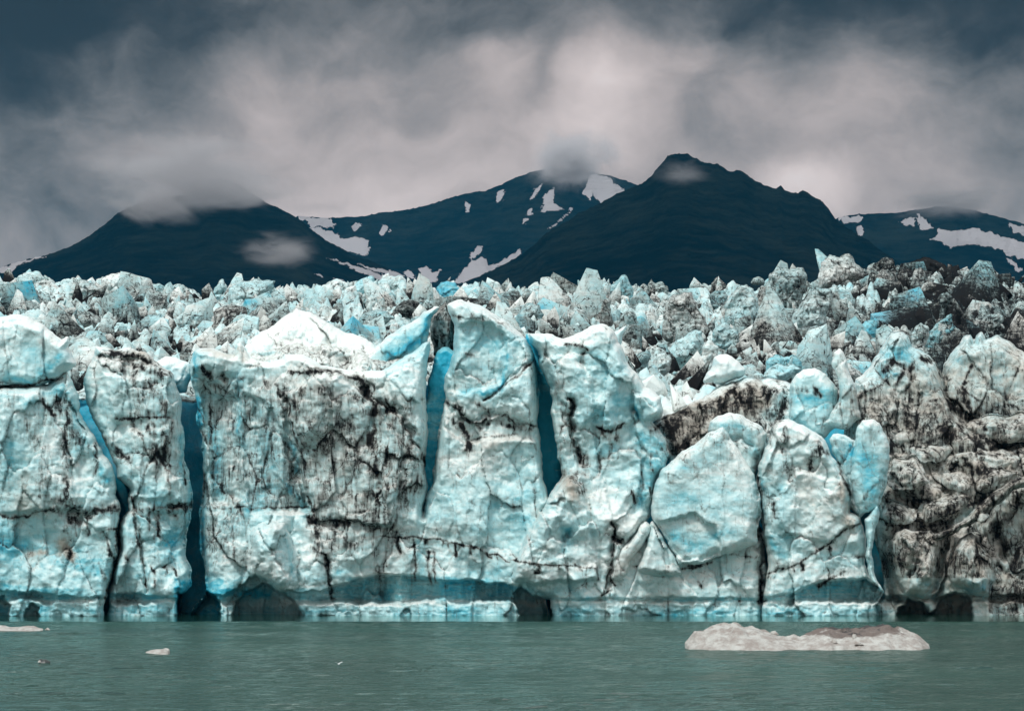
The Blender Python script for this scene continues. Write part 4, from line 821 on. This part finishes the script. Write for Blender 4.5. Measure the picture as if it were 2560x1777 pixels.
def mountain(name, label, ridge, Y, ext, snow, seed, vbase=760, rgh=1.6):
    rx = np.array([p[0] for p in ridge], float); rv = np.array([p[1] for p in ridge], float)
    u = np.arange(rx[0], rx[-1], 2.6); v0 = np.interp(u, rx, rv)+rgh*2*fbm(u/26, 0*u, seed, 5, seed, .6)-rgh*1.6*np.maximum(0, fbm(u/9, 0*u, seed+3, 3, seed, .6, True))**2
    nr = 150; s = np.linspace(0, 1, nr)
    S, U = np.meshgrid(s, u, indexing='ij')
    V = v0[None, :]+(vbase-v0[None, :])*S
    X, _, Z = at(U, V, Y)
    relf = fbm(X/260, Z/420, seed, 6, seed, .55, True)*100+fbm((X+Z*.6)/90, Z/160, seed, 4, seed+4, .55, True)*26
    Yd = Y-ext*S**1.1+relf*np.clip(S*7, 0, 1)
    X, Yv, Z = at(U, V, Yd)
    sn = np.zeros_like(X)
    UW = U+10*fbm((U+V*.5)/6, V/26, 1, 4, seed+8, .75); VW = V+6*fbm(U/13, V/13, 8, 4, seed+9, .65)
    for poly in snow:
        ins = inside(UW, VW, poly); d = seg_dist(UW, VW, list(poly)+[poly[0]])
        sn = np.maximum(sn, np.clip(.5+np.where(ins, d, -d)/9, 0, 1))
    # back flank
    xb, yb, zb = X[0], Yv[0], Z[0]
    bk = [(xb*(1+.1*k), yb+ext*.35*k, zb*(1-k/4.)-(2 if k == 4 else 0)) for k in range(4, 0, -1)]
    VX = np.concatenate([np.array([b[0] for b in bk]), X]); VY = np.concatenate([np.array([b[1] for b in bk]), Yv]); VZ = np.concatenate([np.array([b[2] for b in bk]), Z])
    # foot reaches down to the plain
    VX = np.concatenate([VX, X[-1:]*.9]); VY = np.concatenate([VY, Yv[-1:]*.9]); VZ = np.concatenate([VZ, Z[-1:]*0-2])
    sn = np.concatenate([np.zeros((4, len(u))), sn, np.zeros((1, len(u)))])
    n1, n2 = VX.shape; G = np.arange(n1*n2).reshape(n1, n2)
    F = np.stack([G[:-1, :-1].ravel(), G[1:, :-1].ravel(), G[1:, 1:].ravel(), G[:-1, 1:].ravel()], 1)
    o = mesh_obj(name, np.stack([VX.ravel(), VY.ravel(), VZ.ravel()], 1), F, np.zeros((0, 3), int), M_ROCK, {'snow': sn.ravel()})
    return tag(o, label, None, None, 'structure')
mountain('mountain', None, [(-700,700),(-400,660),(-200,615),(0,600),(60,584),(120,568),(160,552),(200,530),(235,503),(262,480),(290,466),(340,450),(400,440),(440,432),(470,412),(495,402),(520,408),(545,420),(570,438),(600,455),(640,475),(670,492),(700,516),(740,545),(800,575),(860,598),(930,628),(1000,660),(1100,720)],
  3400, 900, [[(-200,625),(-60,615),(0,600),(30,590),(70,580),(118,570),(100,578),(60,590),(45,596),(20,610),(-60,625)],[(70,585),(90,578),(105,576),(85,584)],
              [(735,580),(760,584),(800,599),(830,607),(860,619),(892,625),(850,628),(810,611),(760,590)],[(800,592),(830,600),(870,605),(905,611),(922,624),(880,621)],[(703,615),(725,617),(733,622),(710,620)],[(740,622),(760,625),(782,633),(770,633)]], 3)
mountain('mountain', None, [(520,560),(600,520),(640,500),(668,486),(690,488),(740,490),(800,487),(860,478),(920,470),(980,455),(1010,446),(1040,437),(1090,428),(1130,412),(1160,398),(1200,385),(1220,380),(1260,377),(1320,385),(1370,395),(1400,405),(1430,415),(1480,430),(1550,450),(1700,520),(1900,620)],
  5200, 1100, [[(664,484),(700,487),(738,489),(752,507),(745,514),(720,508),(700,508),(690,500),(676,494)],[(686,510),(720,512),(760,528),(775,536),(800,534),(827,540),(829,556),(822,574),(790,568),(750,556),(712,535)],
               [(788,512),(800,502),(814,504),(806,516),(795,522)],[(848,522),(861,503),(875,508),(872,522),(855,529)],[(1045,454),(1053,455),(1051,476),(1043,478)],[(1117,430),(1134,427),(1129,450),(1120,456)],
               [(1190,449),(1203,422),(1219,409),(1212,426),(1197,448)],[(1209,479),(1224,439),(1244,419),(1240,449),(1264,471),(1235,474)],[(1183,469),(1199,467),(1193,483),(1183,482)],[(1171,503),(1182,487),(1186,489),(1176,503)],[(1224,518),(1244,500),(1270,480),(1282,464),(1285,470),(1262,495),(1240,510)],
               [(1309,434),(1324,394),(1364,394),(1399,425),(1408,446),(1380,462),(1354,464),(1340,445),(1330,430),(1325,450)],[(1015,634),(1040,606),(1060,585),(1085,575),(1100,597),(1130,584),(1165,562),(1170,570),(1140,592),(1090,612),(1050,634)],
               [(938,600),(955,597),(970,612),(995,604),(990,616),(980,634),(955,634)],[(1053,578),(1070,553),(1086,549),(1080,566),(1060,582)],[(905,610),(918,606),(930,622),(910,624)]], 11)
mountain('mountain', None, [(820,760),(950,690),(1010,652),(1050,630),(1110,606),(1170,572),(1230,522),(1300,480),(1370,445),(1400,430),(1440,414),(1462,398),(1478,374),(1500,352),(1515,347),(1545,345),(1556,354),(1580,364),(1612,372),(1640,384),(1662,384),(1700,411),(1742,425),(1751,418),(1762,428),(1792,436),(1803,429),(1840,450),(1860,468),(1876,490),(1892,503),(1930,530),(1970,556),(2020,592),(2080,640),(2300,740)],
  3000, 900, [], 23, rgh=2.4)
mountain('mountain', None, [(1700,600),(1830,520),(1882,490),(1900,484),(1960,480),(2010,478),(2060,472),(2100,465),(2150,465),(2190,472),(2240,486),(2299,504),(2400,520),(2600,500),(2900,560)],
  4400, 900, [[(1882,492),(1900,486),(1935,484),(1940,492),(1930,499),(1895,500)],[(1918,510),(1935,507),(1943,520),(1930,529)],[(2018,500),(2040,490),(2056,489),(2052,506),(2030,509)],[(2058,477),(2066,480),(2080,495),(2097,512),(2066,516),(2062,498)],
              [(2088,538),(2102,530),(2108,512),(2130,520),(2160,517),(2190,512),(2230,524),(2260,533),(2299,545),(2400,560),(2400,620),(2299,582),(2262,572),(2240,556),(2200,550),(2160,552),(2135,557),(2115,545)],[(2258,575),(2280,588),(2293,604),(2286,610),(2268,592)],[(2265,500),(2299,508),(2400,530),(2400,545),(2299,532),(2275,520)]], 31)

# ------------------------------------------------------------------ water
def water_material():
    m, nt = newmat('glacial_water'); g = N(nt)
    pos = g.n('ShaderNodeNewGeometry').outputs['Position']
    w1 = g.noise(g.mapping(pos, (.5, 1.0, 1)), 2.2, 5, .65, .3); w2 = g.noise(g.mapping(pos, (.12, .3, 1), (0, 0, .1)), 1.0, 3, .5)
    w3 = g.noise(g.mapping(pos, (1.6, 2.6, 1)), 3.0, 4, .6)
    h = g.math('ADD', g.math('MULTIPLY', w1, .5), g.math('ADD', g.math('MULTIPLY', w2, .6), g.math('MULTIPLY', w3, .2)))
    sep = g.n('ShaderNodeSeparateXYZ'); g.l(pos, sep.inputs[0])
    calm = g.ss(g.math('ADD', sep.outputs[1], g.math('MULTIPLY', w2, 1.2)), 176.2, 177.6, 1.0, .05)
    bm = g.n('ShaderNodeBump'); bm.inputs['Distance'].default_value = .34; g.l(calm, bm.inputs['Strength']); g.l(h, bm.inputs['Height'])
    p = g.n('ShaderNodeBsdfPrincipled')
    c = g.mix(g.ss(g.noise(pos, .03, 3, .5), .35, .65), (.008, .042, .032), (.014, .058, .044))
    g.l(c, p.inputs['Base Color']); p.inputs['Roughness'].default_value = 1; p.inputs['Specular IOR Level'].default_value = 0
    g.l(bm.outputs[0], p.inputs['Normal'])
    gl = g.n('ShaderNodeBsdfGlossy'); gl.inputs['Roughness'].default_value = .04; gl.inputs['Color'].default_value = (.86, .95, .93, 1); g.l(bm.outputs[0], gl.inputs['Normal'])
    fr = g.n('ShaderNodeFresnel'); fr.inputs['IOR'].default_value = 1.33; g.l(bm.outputs[0], fr.inputs['Normal'])
    ms = g.n('ShaderNodeMixShader'); g.l(g.math('MULTIPLY', fr.outputs[0], 1.0), ms.inputs[0]); g.l(p.outputs[0], ms.inputs[1]); g.l(gl.outputs[0], ms.inputs[2])
    o = g.n('ShaderNodeOutputMaterial'); g.l(ms.outputs[0], o.inputs[0]); return m
xs_ = np.concatenate([[-9000, -300], np.arange(-52, 52, .26), [300, 9000]]); ys_ = [52.]
while ys_[-1] < 216: ys_.append(ys_[-1]+.16+(ys_[-1]-52)*.0016)
ys_ = np.concatenate([[-400, 30], ys_, [400, 9000]])
XX, YY = np.meshgrid(xs_, ys_)
wx_ = XX+.6*fbm(XX/4, YY/4, 0, 2, 301)
gust = .55+.6*fbm(XX/14, YY/9, 2, 3, 305)
zz = (.030*fbm(wx_/2.1, YY/.85, 0, 4, 302, .6)+.022*fbm(wx_/5, YY/2.2, 4, 3, 303)+.012*vnoise(wx_/.7, YY/.45, 1, 304))*2.7*np.clip(gust, .2, 1.3)
calm_ = .05+.95*(1-sstep(175.8, 177.2, YY+.8*fbm(XX/6, 0*YY, 0, 2, 310)))
edge_ = sstep(52, 54, YY)*(1-sstep(212, 216, YY))*(1-sstep(50, 51.5, np.abs(XX)))
zz = zz*calm_*edge_
n1, n2 = XX.shape; G_ = np.arange(n1*n2).reshape(n1, n2)
o = mesh_obj('water', np.stack([XX.ravel(), YY.ravel(), zz.ravel()], 1), np.stack([G_[:-1, :-1].ravel(), G_[:-1, 1:].ravel(), G_[1:, 1:].ravel(), G_[1:, :-1].ravel()], 1), np.zeros((0, 3), int), water_material())
tag(o, kind='structure')

# ------------------------------------------------------------------ floating ice
def floe_material():
    m, nt = newmat('dirty_floe_ice'); g = N(nt)
    pos = g.n('ShaderNodeNewGeometry').outputs['Position']; da = g.attr('dirt')
    n = g.math('ADD', g.math('MULTIPLY', g.noise(pos, 2.2, 8, .7, .4), .7), g.math('MULTIPLY', g.noise(g.mapping(pos, (1, 1, 3)), .9, 5, .6), .3))
    f = g.math('ADD', n, g.math('MULTIPLY', da, .55))
    col = g.mix(g.ss(n, .40, .6), (.46, .46, .43), (.27, .235, .21))
    col = g.mix(g.ss(f, .60, .78), col, (.13, .10, .085)); col = g.mix(g.ss(f, .86, .95), col, (.02, .018, .016))
    bm = g.n('ShaderNodeBump'); bm.inputs['Strength'].default_value = .9; bm.inputs['Distance'].default_value = .16; g.l(g.noise(pos, 3.5, 9, .65, .3), bm.inputs['Height'])
    p = g.n('ShaderNodeBsdfPrincipled'); g.l(col, p.inputs['Base Color']); p.inputs['Roughness'].default_value = .5; g.l(bm.outputs[0], p.inputs['Normal'])
    o = g.n('ShaderNodeOutputMaterial'); g.l(p.outputs[0], o.inputs[0]); return m
M_FLOE = floe_material()
def floe(name, label, cat, top, vw, depth, n=150, mat=M_FLOE, dirtf=None, seed=1, amp=.22):
    Yf = HCAM*FPX/(vw-1265.0); s = Yf/FPX
    tu = np.array([p[0] for p in top], float); tv = np.array([p[1] for p in top], float)
    xs = np.linspace(tu[0], tu[-1], n); m = max(20, int(n*.4)); w = np.linspace(-1, 1, m)
    Wg, Ug = np.meshgrid(w, xs, indexing='ij')
    X = (Ug-CX)*s; hh = np.maximum(vw-np.interp(Ug, tu, tv), 0)*s
    ends = np.sqrt(np.clip(1-np.abs((Ug-tu[0])/(tu[-1]-tu[0])*2-1)**3.5, 0, 1))
    Yv = Yf+depth*.5+Wg*depth*.5*ends*(1+.25*fbm(X/1.2, 0*X, 2, 3, seed))
    # crest sits behind the middle; the front falls in a rounded, lumpy slope to the water
    prof = np.clip(1-np.abs((Wg-.25)/np.where(Wg < .25, 1.25, .75))**2.2, 0, 1)
    Z = (hh*(1-.22*np.clip(fbm(X*1.1, Yv*1.0, 3, 3, seed+3), 0, 1))+.07)*prof**1.1+amp*prof*(1-np.clip((Wg-.1)*2, 0, 1)*.8)*fbm(X*1.5, Yv*1.5, 0, 5, seed, .6)*np.clip(hh/.4, 0, 1)-.05*(1-prof)
    Z = Z+amp*.5*prof*wfacet(X, Yv, .8, seed)*(1-np.clip((Wg-.1)*2, 0, 1)*.7)*np.clip(hh/.4, 0, 1)
    under = np.full_like(Z, -.5)-.6*prof
    n1, n2 = Z.shape; G = np.arange(n1*n2).reshape(n1, n2)
    F = np.stack([G[:-1, :-1].ravel(), G[:-1, 1:].ravel(), G[1:, 1:].ravel(), G[1:, :-1].ravel()], 1)
    K = n1*n2; rim = np.concatenate([G[0, :], G[1:, -1], G[-1, ::-1][1:], G[::-1, 0][1:-1]]); rim2 = np.roll(rim, -1)
    side = np.stack([rim, rim+K, rim2+K, rim2], 1)
    V = np.concatenate([np.stack([X.ravel(), Yv.ravel(), Z.ravel()], 1), np.stack([X.ravel(), Yv.ravel(), under.ravel()], 1)])
    dd = np.zeros(X.shape) if dirtf is None else dirtf(Ug, Wg)
    o = mesh_obj(name, V, np.concatenate([F, (F+K)[:, ::-1], side]), np.zeros((0, 3), int), mat, {'dirt': np.concatenate([dd.ravel(), dd.ravel()]), 'blue': np.zeros(2*K), 'warm': np.zeros(2*K)})
    recenter(o); return tag(o, label, cat), Yf
fl_top = [(1546,1450),(1556,1440),(1569,1424),(1590,1424),(1606,1415),(1627,1407),(1645,1405),(1664,1404),(1686,1416),(1705,1415),(1728,1424),(1745,1429),(1762,1435),(1804,1439),(1832,1432),(1874,1417),(1910,1417),(1948,1419),(1970,1414),(1987,1411),(2009,1406),(2024,1411),(2038,1417),(2058,1424),(2080,1432),(2098,1446),(2106,1452)]
def fd(U, W): return .75*sstep(1780, 1900, U)*(1-sstep(2030, 2060, U))*sstep(-.75, -.2, W)+.35*sstep(.0, .4, W)-.1+.5*np.exp(-((U-1580)/14)**2)*sstep(-.3, .3, W)
_, YF = floe('ice_floe', 'long low iceberg of grey-white dirty ice floating on the right', 'iceberg', fl_top, 1458, 6.5, 330, dirtf=fd, seed=5)
sf = YF/FPX
def lump(label, u, v, w, h, Y, seed, mat=M_FLOE, name='ice_lump', cat='ice lump', group=None, zoff=0):
    co, f4, f3, d, b = VAR[seed % 12]
    p = co.copy(); p -= np.array([p[:, 0].mean(), p[:, 1].mean(), p[:, 2].min()]); ext = p.max(0)-p.min(0)
    s = Y/FPX; p = p*np.array([w*s/ext[0], w*s*.8/ext[1], h*s/ext[2]])
    X, _, Z = at(u, v, Y)
    o = mesh_obj(name, p, f4, f3, mat, {'dirt': np.full(len(co), -.35), 'blue': b-.2, 'warm': np.zeros(len(co))}, smooth=False)
    o.location = (float(X), Y, float(Z)+zoff); return tag(o, label, cat, group)
GL = 'white lumps lying on the iceberg'
lump('white ice lump on the crest of the left half of the iceberg', 1738, 1425, 20, 10, YF+2.4, 2, group=GL)
lump('tall white ice lump standing in the dark dip of the iceberg', 1918, 1436, 11, 13, YF+1.6, 4, group=GL)
lump('round white ice lump left of the tall one on the iceberg', 1873, 1444, 14, 10, YF+1.0, 6, group=GL)
lump('flat white ice lump low on the front of the iceberg', 1926, 1447, 22, 9, YF+.8, 8, group=GL)
M_PALE = M_FLOE
floe('ice_floe', 'flat grey-white strip of ice floating at the left edge', 'ice floe', [(-60,1410),(-20,1404),(8,1406),(18,1409),(40,1409),(62,1405),(74,1406),(84,1411),(96,1413)], 1414.5, 2.0, 90, seed=9, amp=.04)
lump('tiny white ice lump beside the strip of ice at the left edge', 107, 1414, 14, 6, HCAM*FPX/(1414-1265.), 3)
floe('ice_floe', 'thin pale sliver of ice floating below the silt-capped pillar', 'ice floe', [(330,1465),(340,1461),(354,1459),(366,1459),(374,1456),(382,1458),(384,1463)], 1465.5, .6, 60, seed=12, amp=.02)
mdk, nt = newmat('dark_silt_ice'); g = N(nt); p_ = g.n('ShaderNodeBsdfPrincipled'); pos = g.n('ShaderNodeNewGeometry').outputs['Position']
g.l(g.mix(g.ss(g.noise(pos, 9, 5), .5, .6), (.008, .014, .013), (.03, .04, .035)), p_.inputs['Base Color']); p_.inputs['Roughness'].default_value = .4; oo = g.n('ShaderNodeOutputMaterial'); g.l(p_.outputs[0], oo.inputs[0])
floe('ice_floe', 'small blackened ice chunk with a white tip floating at lower left', 'ice floe', [(92,1483),(96,1480),(101,1482),(107,1481),(112,1484),(118,1486)], 1486.5, .35, 50, mat=mdk, seed=14, amp=.01)
lump('white tip of ice against the small blackened chunk', 89.5, 1486, 8, 5, HCAM*FPX/(1486.5-1265.)-.1, 5)
# sea bird flying low over the water, wings raised
def bird(u, v, Y, span):
    import bmesh
    bm = bmesh.new(); s = span
    rings = [(-.30, .004, .004), (-.22, .03, .02), (-.10, .055, .045), (.06, .06, .055), (.16, .042, .042), (.21, .036, .036), (.25, .03, .03), (.27, .010, .010), (.31, .003, .003)]
    prev = None
    for x, ry, rz in rings:
        cur = [bm.verts.new((x*s, ry*s*math.cos(a*PI/4), rz*s*math.sin(a*PI/4)+(.03*s if x > .15 else 0))) for a in range(8)]
        if prev:
            for a in range(8): bm.faces.new((prev[a], prev[(a+1) % 8], cur[(a+1) % 8], cur[a]))
        prev = cur
    for sd in (-1, 1):
        secs = [(0.03, -.10, .10, 0.02), (.22, -.08, .11, .17), (.40, -.12, .06, .27), (.52, -.19, -.12, .30)]
        pv = None
        for yy, xa, xb, z in secs:
            q = [bm.verts.new((xa*s, sd*yy*s, z*s)), bm.verts.new((xb*s, sd*yy*s, z*s)), bm.verts.new(((xa+xb)/2*s, sd*yy*s, (z+.014)*s))]
            if pv:
                for a in range(3): bm.faces.new((pv[a], pv[(a+1) % 3], q[(a+1) % 3], q[a]))
            else: bm.faces.new(q)
            pv = q
        bm.faces.new(pv[::-1])
    bmesh.ops.recalc_face_normals(bm, faces=bm.faces)
    me = bpy.data.meshes.new('sea_bird'); bm.to_mesh(me); bm.free()
    m, nt = newmat('white_feathers'); g = N(nt); p = g.n('ShaderNodeBsdfPrincipled'); pos = g.n('ShaderNodeNewGeometry').outputs['Position']
    g.l(g.mix(g.noise(pos, 20, 2), (.8, .8, .8), (.7, .72, .74)), p.inputs['Base Color']); oo = g.n('ShaderNodeOutputMaterial'); g.l(p.outputs[0], oo.inputs[0])
    me.materials.append(m); o = bpy.data.objects.new('sea_bird', me); COL.objects.link(o)
    X, _, Z = at(u, v, Y); o.location = (float(X), Y, float(Z)); o.rotation_euler = (0, -.15, 2.0)
    tag(o, 'tiny white bird flying low over the water with raised wings', 'bird')
bird(760, 1490, 96, .3)

# ------------------------------------------------------------------ mist on the summits
def mist(label, u, v, Y, wu_, wv_, wy, dens, seed, tone=.5):
    import bmesh
    bm = bmesh.new(); bmesh.ops.create_icosphere(bm, subdivisions=3, radius=1)
    me = bpy.data.meshes.new('mist'); bm.to_mesh(me); bm.free()
    o = bpy.data.objects.new('mist', me); COL.objects.link(o)
    s = Y/FPX; X, _, Z = at(u, v, Y)
    o.location = (float(X), Y, float(Z)); o.scale = (wu_*s, wy, wv_*s)
    m, nt = newmat('mist'); g = N(nt)
    tc = g.n('ShaderNodeTexCoord').outputs['Object']
    ln = g.n('ShaderNodeVectorMath', operation='LENGTH'); g.l(tc, ln.inputs[0])
    nz = g.noise(g.mapping(tc, (1.1, 1.1, 1.1), (0, 0, 0), (seed, seed*.7, 0)), 1.5, 5, .6, .5)
    fall = g.ss(ln.outputs['Value'], .0, .98, 1, 0)
    dn = g.math('MULTIPLY', g.ss(g.math('ADD', g.math('MULTIPLY', nz, 2.4), g.math('MULTIPLY', fall, .7)), 1.30, 2.1), g.math('MULTIPLY', fall, dens))
    pv = g.n('ShaderNodeVolumePrincipled'); pv.inputs['Color'].default_value = (tone, tone*.965, tone*.98, 1); g.l(dn, pv.inputs['Density']); pv.inputs['Anisotropy'].default_value = .2
    oo = g.n('ShaderNodeOutputMaterial'); g.l(pv.outputs[0], oo.inputs['Volume'])
    me.materials.append(m); tag(o, label, 'mist', kind='stuff')
MI = True
if MI:
    mist('grey cloud cap hiding the top of the left mountain', 430, 405, 3150, 330, 105, 330, .04, 1, .68)
    mist('low grey cloud trailing over the left shoulder of the left mountain', 345, 452, 3000, 170, 62, 220, .032, 3, .62)
    mist('small wisp of cloud drifting before the left mountain shoulder', 625, 560, 2600, 140, 58, 80, .045, 5, .55)
    mist('white cloud pouring over the central snowy summit', 1290, 360, 4750, 150, 95, 300, .05, 9, .82)
    mist('thin cloud cap on the dark mountain at far right', 2130, 450, 4100, 180, 52, 240, .03, 13, .48)
    mist('faint wisp on the dark pyramid mountain summit', 1535, 388, 2650, 110, 44, 80, .012, 17, .6)

# ------------------------------------------------------------------ haze
def haze():
    top = 900.; x = 6000.
    V = np.array([(-x,-420,-3),(x,-420,-3),(x,7200,-3),(-x,7200,-3),(-x,-420,top),(x,-420,top),(x,7200,top),(-x,7200,top)], float)
    F = np.array([[0,3,2,1],[4,5,6,7],[0,1,5,4],[1,2,6,5],[2,3,7,6],[3,0,4,7]])
    m, nt = newmat('haze'); g = N(nt); pv = g.n('ShaderNodeVolumePrincipled'); pv.inputs['Color'].default_value = (.05, .38, .66, 1); pv.inputs['Density'].default_value = 3.2e-5
    oo = g.n('ShaderNodeOutputMaterial'); g.l(pv.outputs[0], oo.inputs['Volume'])
    o = mesh_obj('haze', V, F, np.zeros((0, 3), int), m, smooth=False)
    tag(o, kind='stuff')
HAZE = True
if HAZE: haze()

# ------------------------------------------------------------------ sky
SUN_EL, SUN_AZ = 52., -150.     # high behind the camera's left shoulder, through cloud
wd = bpy.data.worlds.new('World'); sc.world = wd; wd.use_nodes = True; nt = wd.node_tree; nt.nodes.clear(); g = N(nt)
tc = g.n('ShaderNodeTexCoord').outputs['Generated']
nis = g.n('ShaderNodeTexSky', sky_type='NISHITA'); nis.sun_disc = False; nis.sun_elevation = math.radians(SUN_EL); nis.sun_rotation = math.radians(180-30)
big = g.n('ShaderNodeTexNoise'); g.l(tc, big.inputs['Vector']); big.inputs['Scale'].default_value = 5.0; big.inputs['Detail'].default_value = 4; big.inputs['Roughness'].default_value = .5
wv3 = g.n('ShaderNodeVectorMath', operation='SUBTRACT'); g.l(big.outputs['Color'], wv3.inputs[0]); wv3.inputs[1].default_value = (.5, .5, .5)
wsc = g.n('ShaderNodeVectorMath', operation='SCALE'); g.l(wv3.outputs[0], wsc.inputs[0]); wsc.inputs['Scale'].default_value = .055
med = g.n('ShaderNodeTexNoise'); g.l(tc, med.inputs['Vector']); med.inputs['Scale'].default_value = 22; med.inputs['Detail'].default_value = 5; med.inputs['Roughness'].default_value = .5
wv4 = g.n('ShaderNodeVectorMath', operation='SUBTRACT'); g.l(med.outputs['Color'], wv4.inputs[0]); wv4.inputs[1].default_value = (.5, .5, .5)
wsd = g.n('ShaderNodeVectorMath', operation='SCALE'); g.l(wv4.outputs[0], wsd.inputs[0]); wsd.inputs['Scale'].default_value = .035
ad1 = g.n('ShaderNodeVectorMath', operation='ADD'); g.l(tc, ad1.inputs[0]); g.l(wsc.outputs[0], ad1.inputs[1])
ad2 = g.n('ShaderNodeVectorMath', operation='ADD'); g.l(ad1.outputs[0], ad2.inputs[0]); g.l(wsd.outputs[0], ad2.inputs[1])
WV = ad2.outputs[0]
def blob(u, v, su, sv):
    rx, rz = ray(u, v); d = Vector((float(rx), 1, float(rz))).normalized()
    a = g.n('ShaderNodeVectorMath', operation='SUBTRACT'); g.l(WV, a.inputs[0]); a.inputs[1].default_value = d
    b = g.n('ShaderNodeVectorMath', operation='MULTIPLY'); g.l(a.outputs[0], b.inputs[0]); b.inputs[1].default_value = (FPX/su, 1.5, FPX/sv)
    c = g.n('ShaderNodeVectorMath', operation='DOT_PRODUCT'); g.l(b.outputs[0], c.inputs[0]); g.l(b.outputs[0], c.inputs[1])
    return g.math('EXPONENT', g.math('MULTIPLY', c.outputs['Value'], -1.))
cn = g.noise(g.mapping(WV, (1, 1, 1.9)), 6.5, 7, .5, .2)
cn2 = g.noise(g.mapping(WV, (1, 1, 1.5)), 19, 7, .55, .1)
val = g.math('ADD', g.math('MULTIPLY', g.math('SUBTRACT', cn, .5), .20), g.math('MULTIPLY', g.math('SUBTRACT', cn2, .5), .58))
val = g.math('ADD', val, .335)
for (u, v, su, sv, a) in [(1390,165,70,45,.12),(1100,135,70,40,.09),(1180,210,60,60,.07),(1265,160,34,90,-.10),(960,250,60,34,-.07),(610,165,70,40,.05),(1380,320,60,60,.08),(1250,340,60,40,.06),(1640,110,90,40,.05),(2100,120,120,50,.05),(900,300,200,30,.03),(300,330,260,60,.03),(1400,200,150,110,.24),(1330,300,160,90,.14),(1120,190,130,70,.10),(1260,250,60,50,-.05),(1000,330,260,80,.07),(820,430,260,60,.16),(1020,430,200,60,.16),(680,470,160,50,.08),(1860,430,110,60,.34),(1930,250,190,150,.12),(1700,210,180,90,.06),
                          (1740,360,120,60,-.09),(740,420,110,14,-.06),(110,150,420,150,-.17),(60,480,330,240,-.10),(1150,-60,1500,150,-.26),(300,60,500,120,-.06),(1900,20,500,90,-.07),(2300,30,360,190,-.26),(0,60,360,200,-.10),(2300,400,200,200,-.06),(60,20,300,160,-.08),(560,180,120,60,.03),(980,170,90,50,.04),(450,340,300,90,.02),(1600,60,300,60,-.03)]:
    val = g.math('ADD', val, g.math('MULTIPLY', blob(u, v, su, sv), a))
sep = g.n('ShaderNodeSeparateXYZ'); g.l(tc, sep.inputs[0])
zen = g.ss(sep.outputs[2], .26, .80, 0, .88)
bk = g.math('MULTIPLY', g.ss(sep.outputs[1], .2, -.7, 0, .35), g.ss(sep.outputs[2], .0, .35))
val = g.math('SMOOTH_MAX', g.math('SUBTRACT', val, .01), .02, .16)
val = g.math('ADD', val, g.math('ADD', zen, bk))
tint = g.mix(g.ss(val, .08, .42), (1.02, .985, .97), (1.20, 1.03, .985))
tint = g.mix(g.ss(val, .6, 1.0), tint, (.93, 1.0, 1.03))
cl = g.n('ShaderNodeVectorMath', operation='SCALE'); g.l(tint, cl.inputs[0]); g.l(val, cl.inputs['Scale'])
b1 = g.n('ShaderNodeBackground'); g.l(cl.outputs[0], b1.inputs[0]); b1.inputs[1].default_value = 1
b2 = g.n('ShaderNodeBackground'); g.l(nis.outputs[0], b2.inputs[0]); b2.inputs[1].default_value = .06
mx = g.n('ShaderNodeMixShader'); mx.inputs[0].default_value = .96; g.l(b2.outputs[0], mx.inputs[1]); g.l(b1.outputs[0], mx.inputs[2])
ow = g.n('ShaderNodeOutputWorld'); g.l(mx.outputs[0], ow.inputs[0])

sl = bpy.data.lights.new('sun', 'SUN'); sl.energy = 2.3; sl.angle = math.radians(9); sl.color = (1, .97, .93)
so = bpy.data.objects.new('sun', sl); COL.objects.link(so)
el = math.radians(SUN_EL); az = math.radians(-30)    # sun stands behind and to the left of the camera
d = Vector((math.sin(az)*math.cos(el), -math.cos(az)*math.cos(el), math.sin(el)))
so.rotation_euler = d.to_track_quat('Z', 'Y').to_euler(); so.location = (0, 0, 300)
nis.sun_rotation = math.atan2(d.x, d.y)

# ------------------------------------------------------------------ camera
cam = bpy.data.cameras.new('camera'); co = bpy.data.objects.new('camera', cam); COL.objects.link(co); sc.camera = co
cam.lens = FPX/2299*36; cam.sensor_width = 36; cam.clip_start = .5; cam.clip_end = 30000
co.location = (0, 0, HCAM); co.rotation_euler = (PI/2+PITCH, 0, 0)
sc.render.resolution_x = 1024; sc.render.resolution_y = 710
sc.view_settings.view_transform = 'Standard'; sc.view_settings.look = 'None'; sc.view_settings.exposure = 0; sc.view_settings.gamma = 1
sc.cycles.max_bounces = 6; sc.cycles.diffuse_bounces = 3; sc.cycles.glossy_bounces = 3; sc.cycles.volume_bounces = 1
sc.cycles.volume_step_rate = 1.0; sc.cycles.volume_max_steps = 96
sc.cycles.use_denoising = True
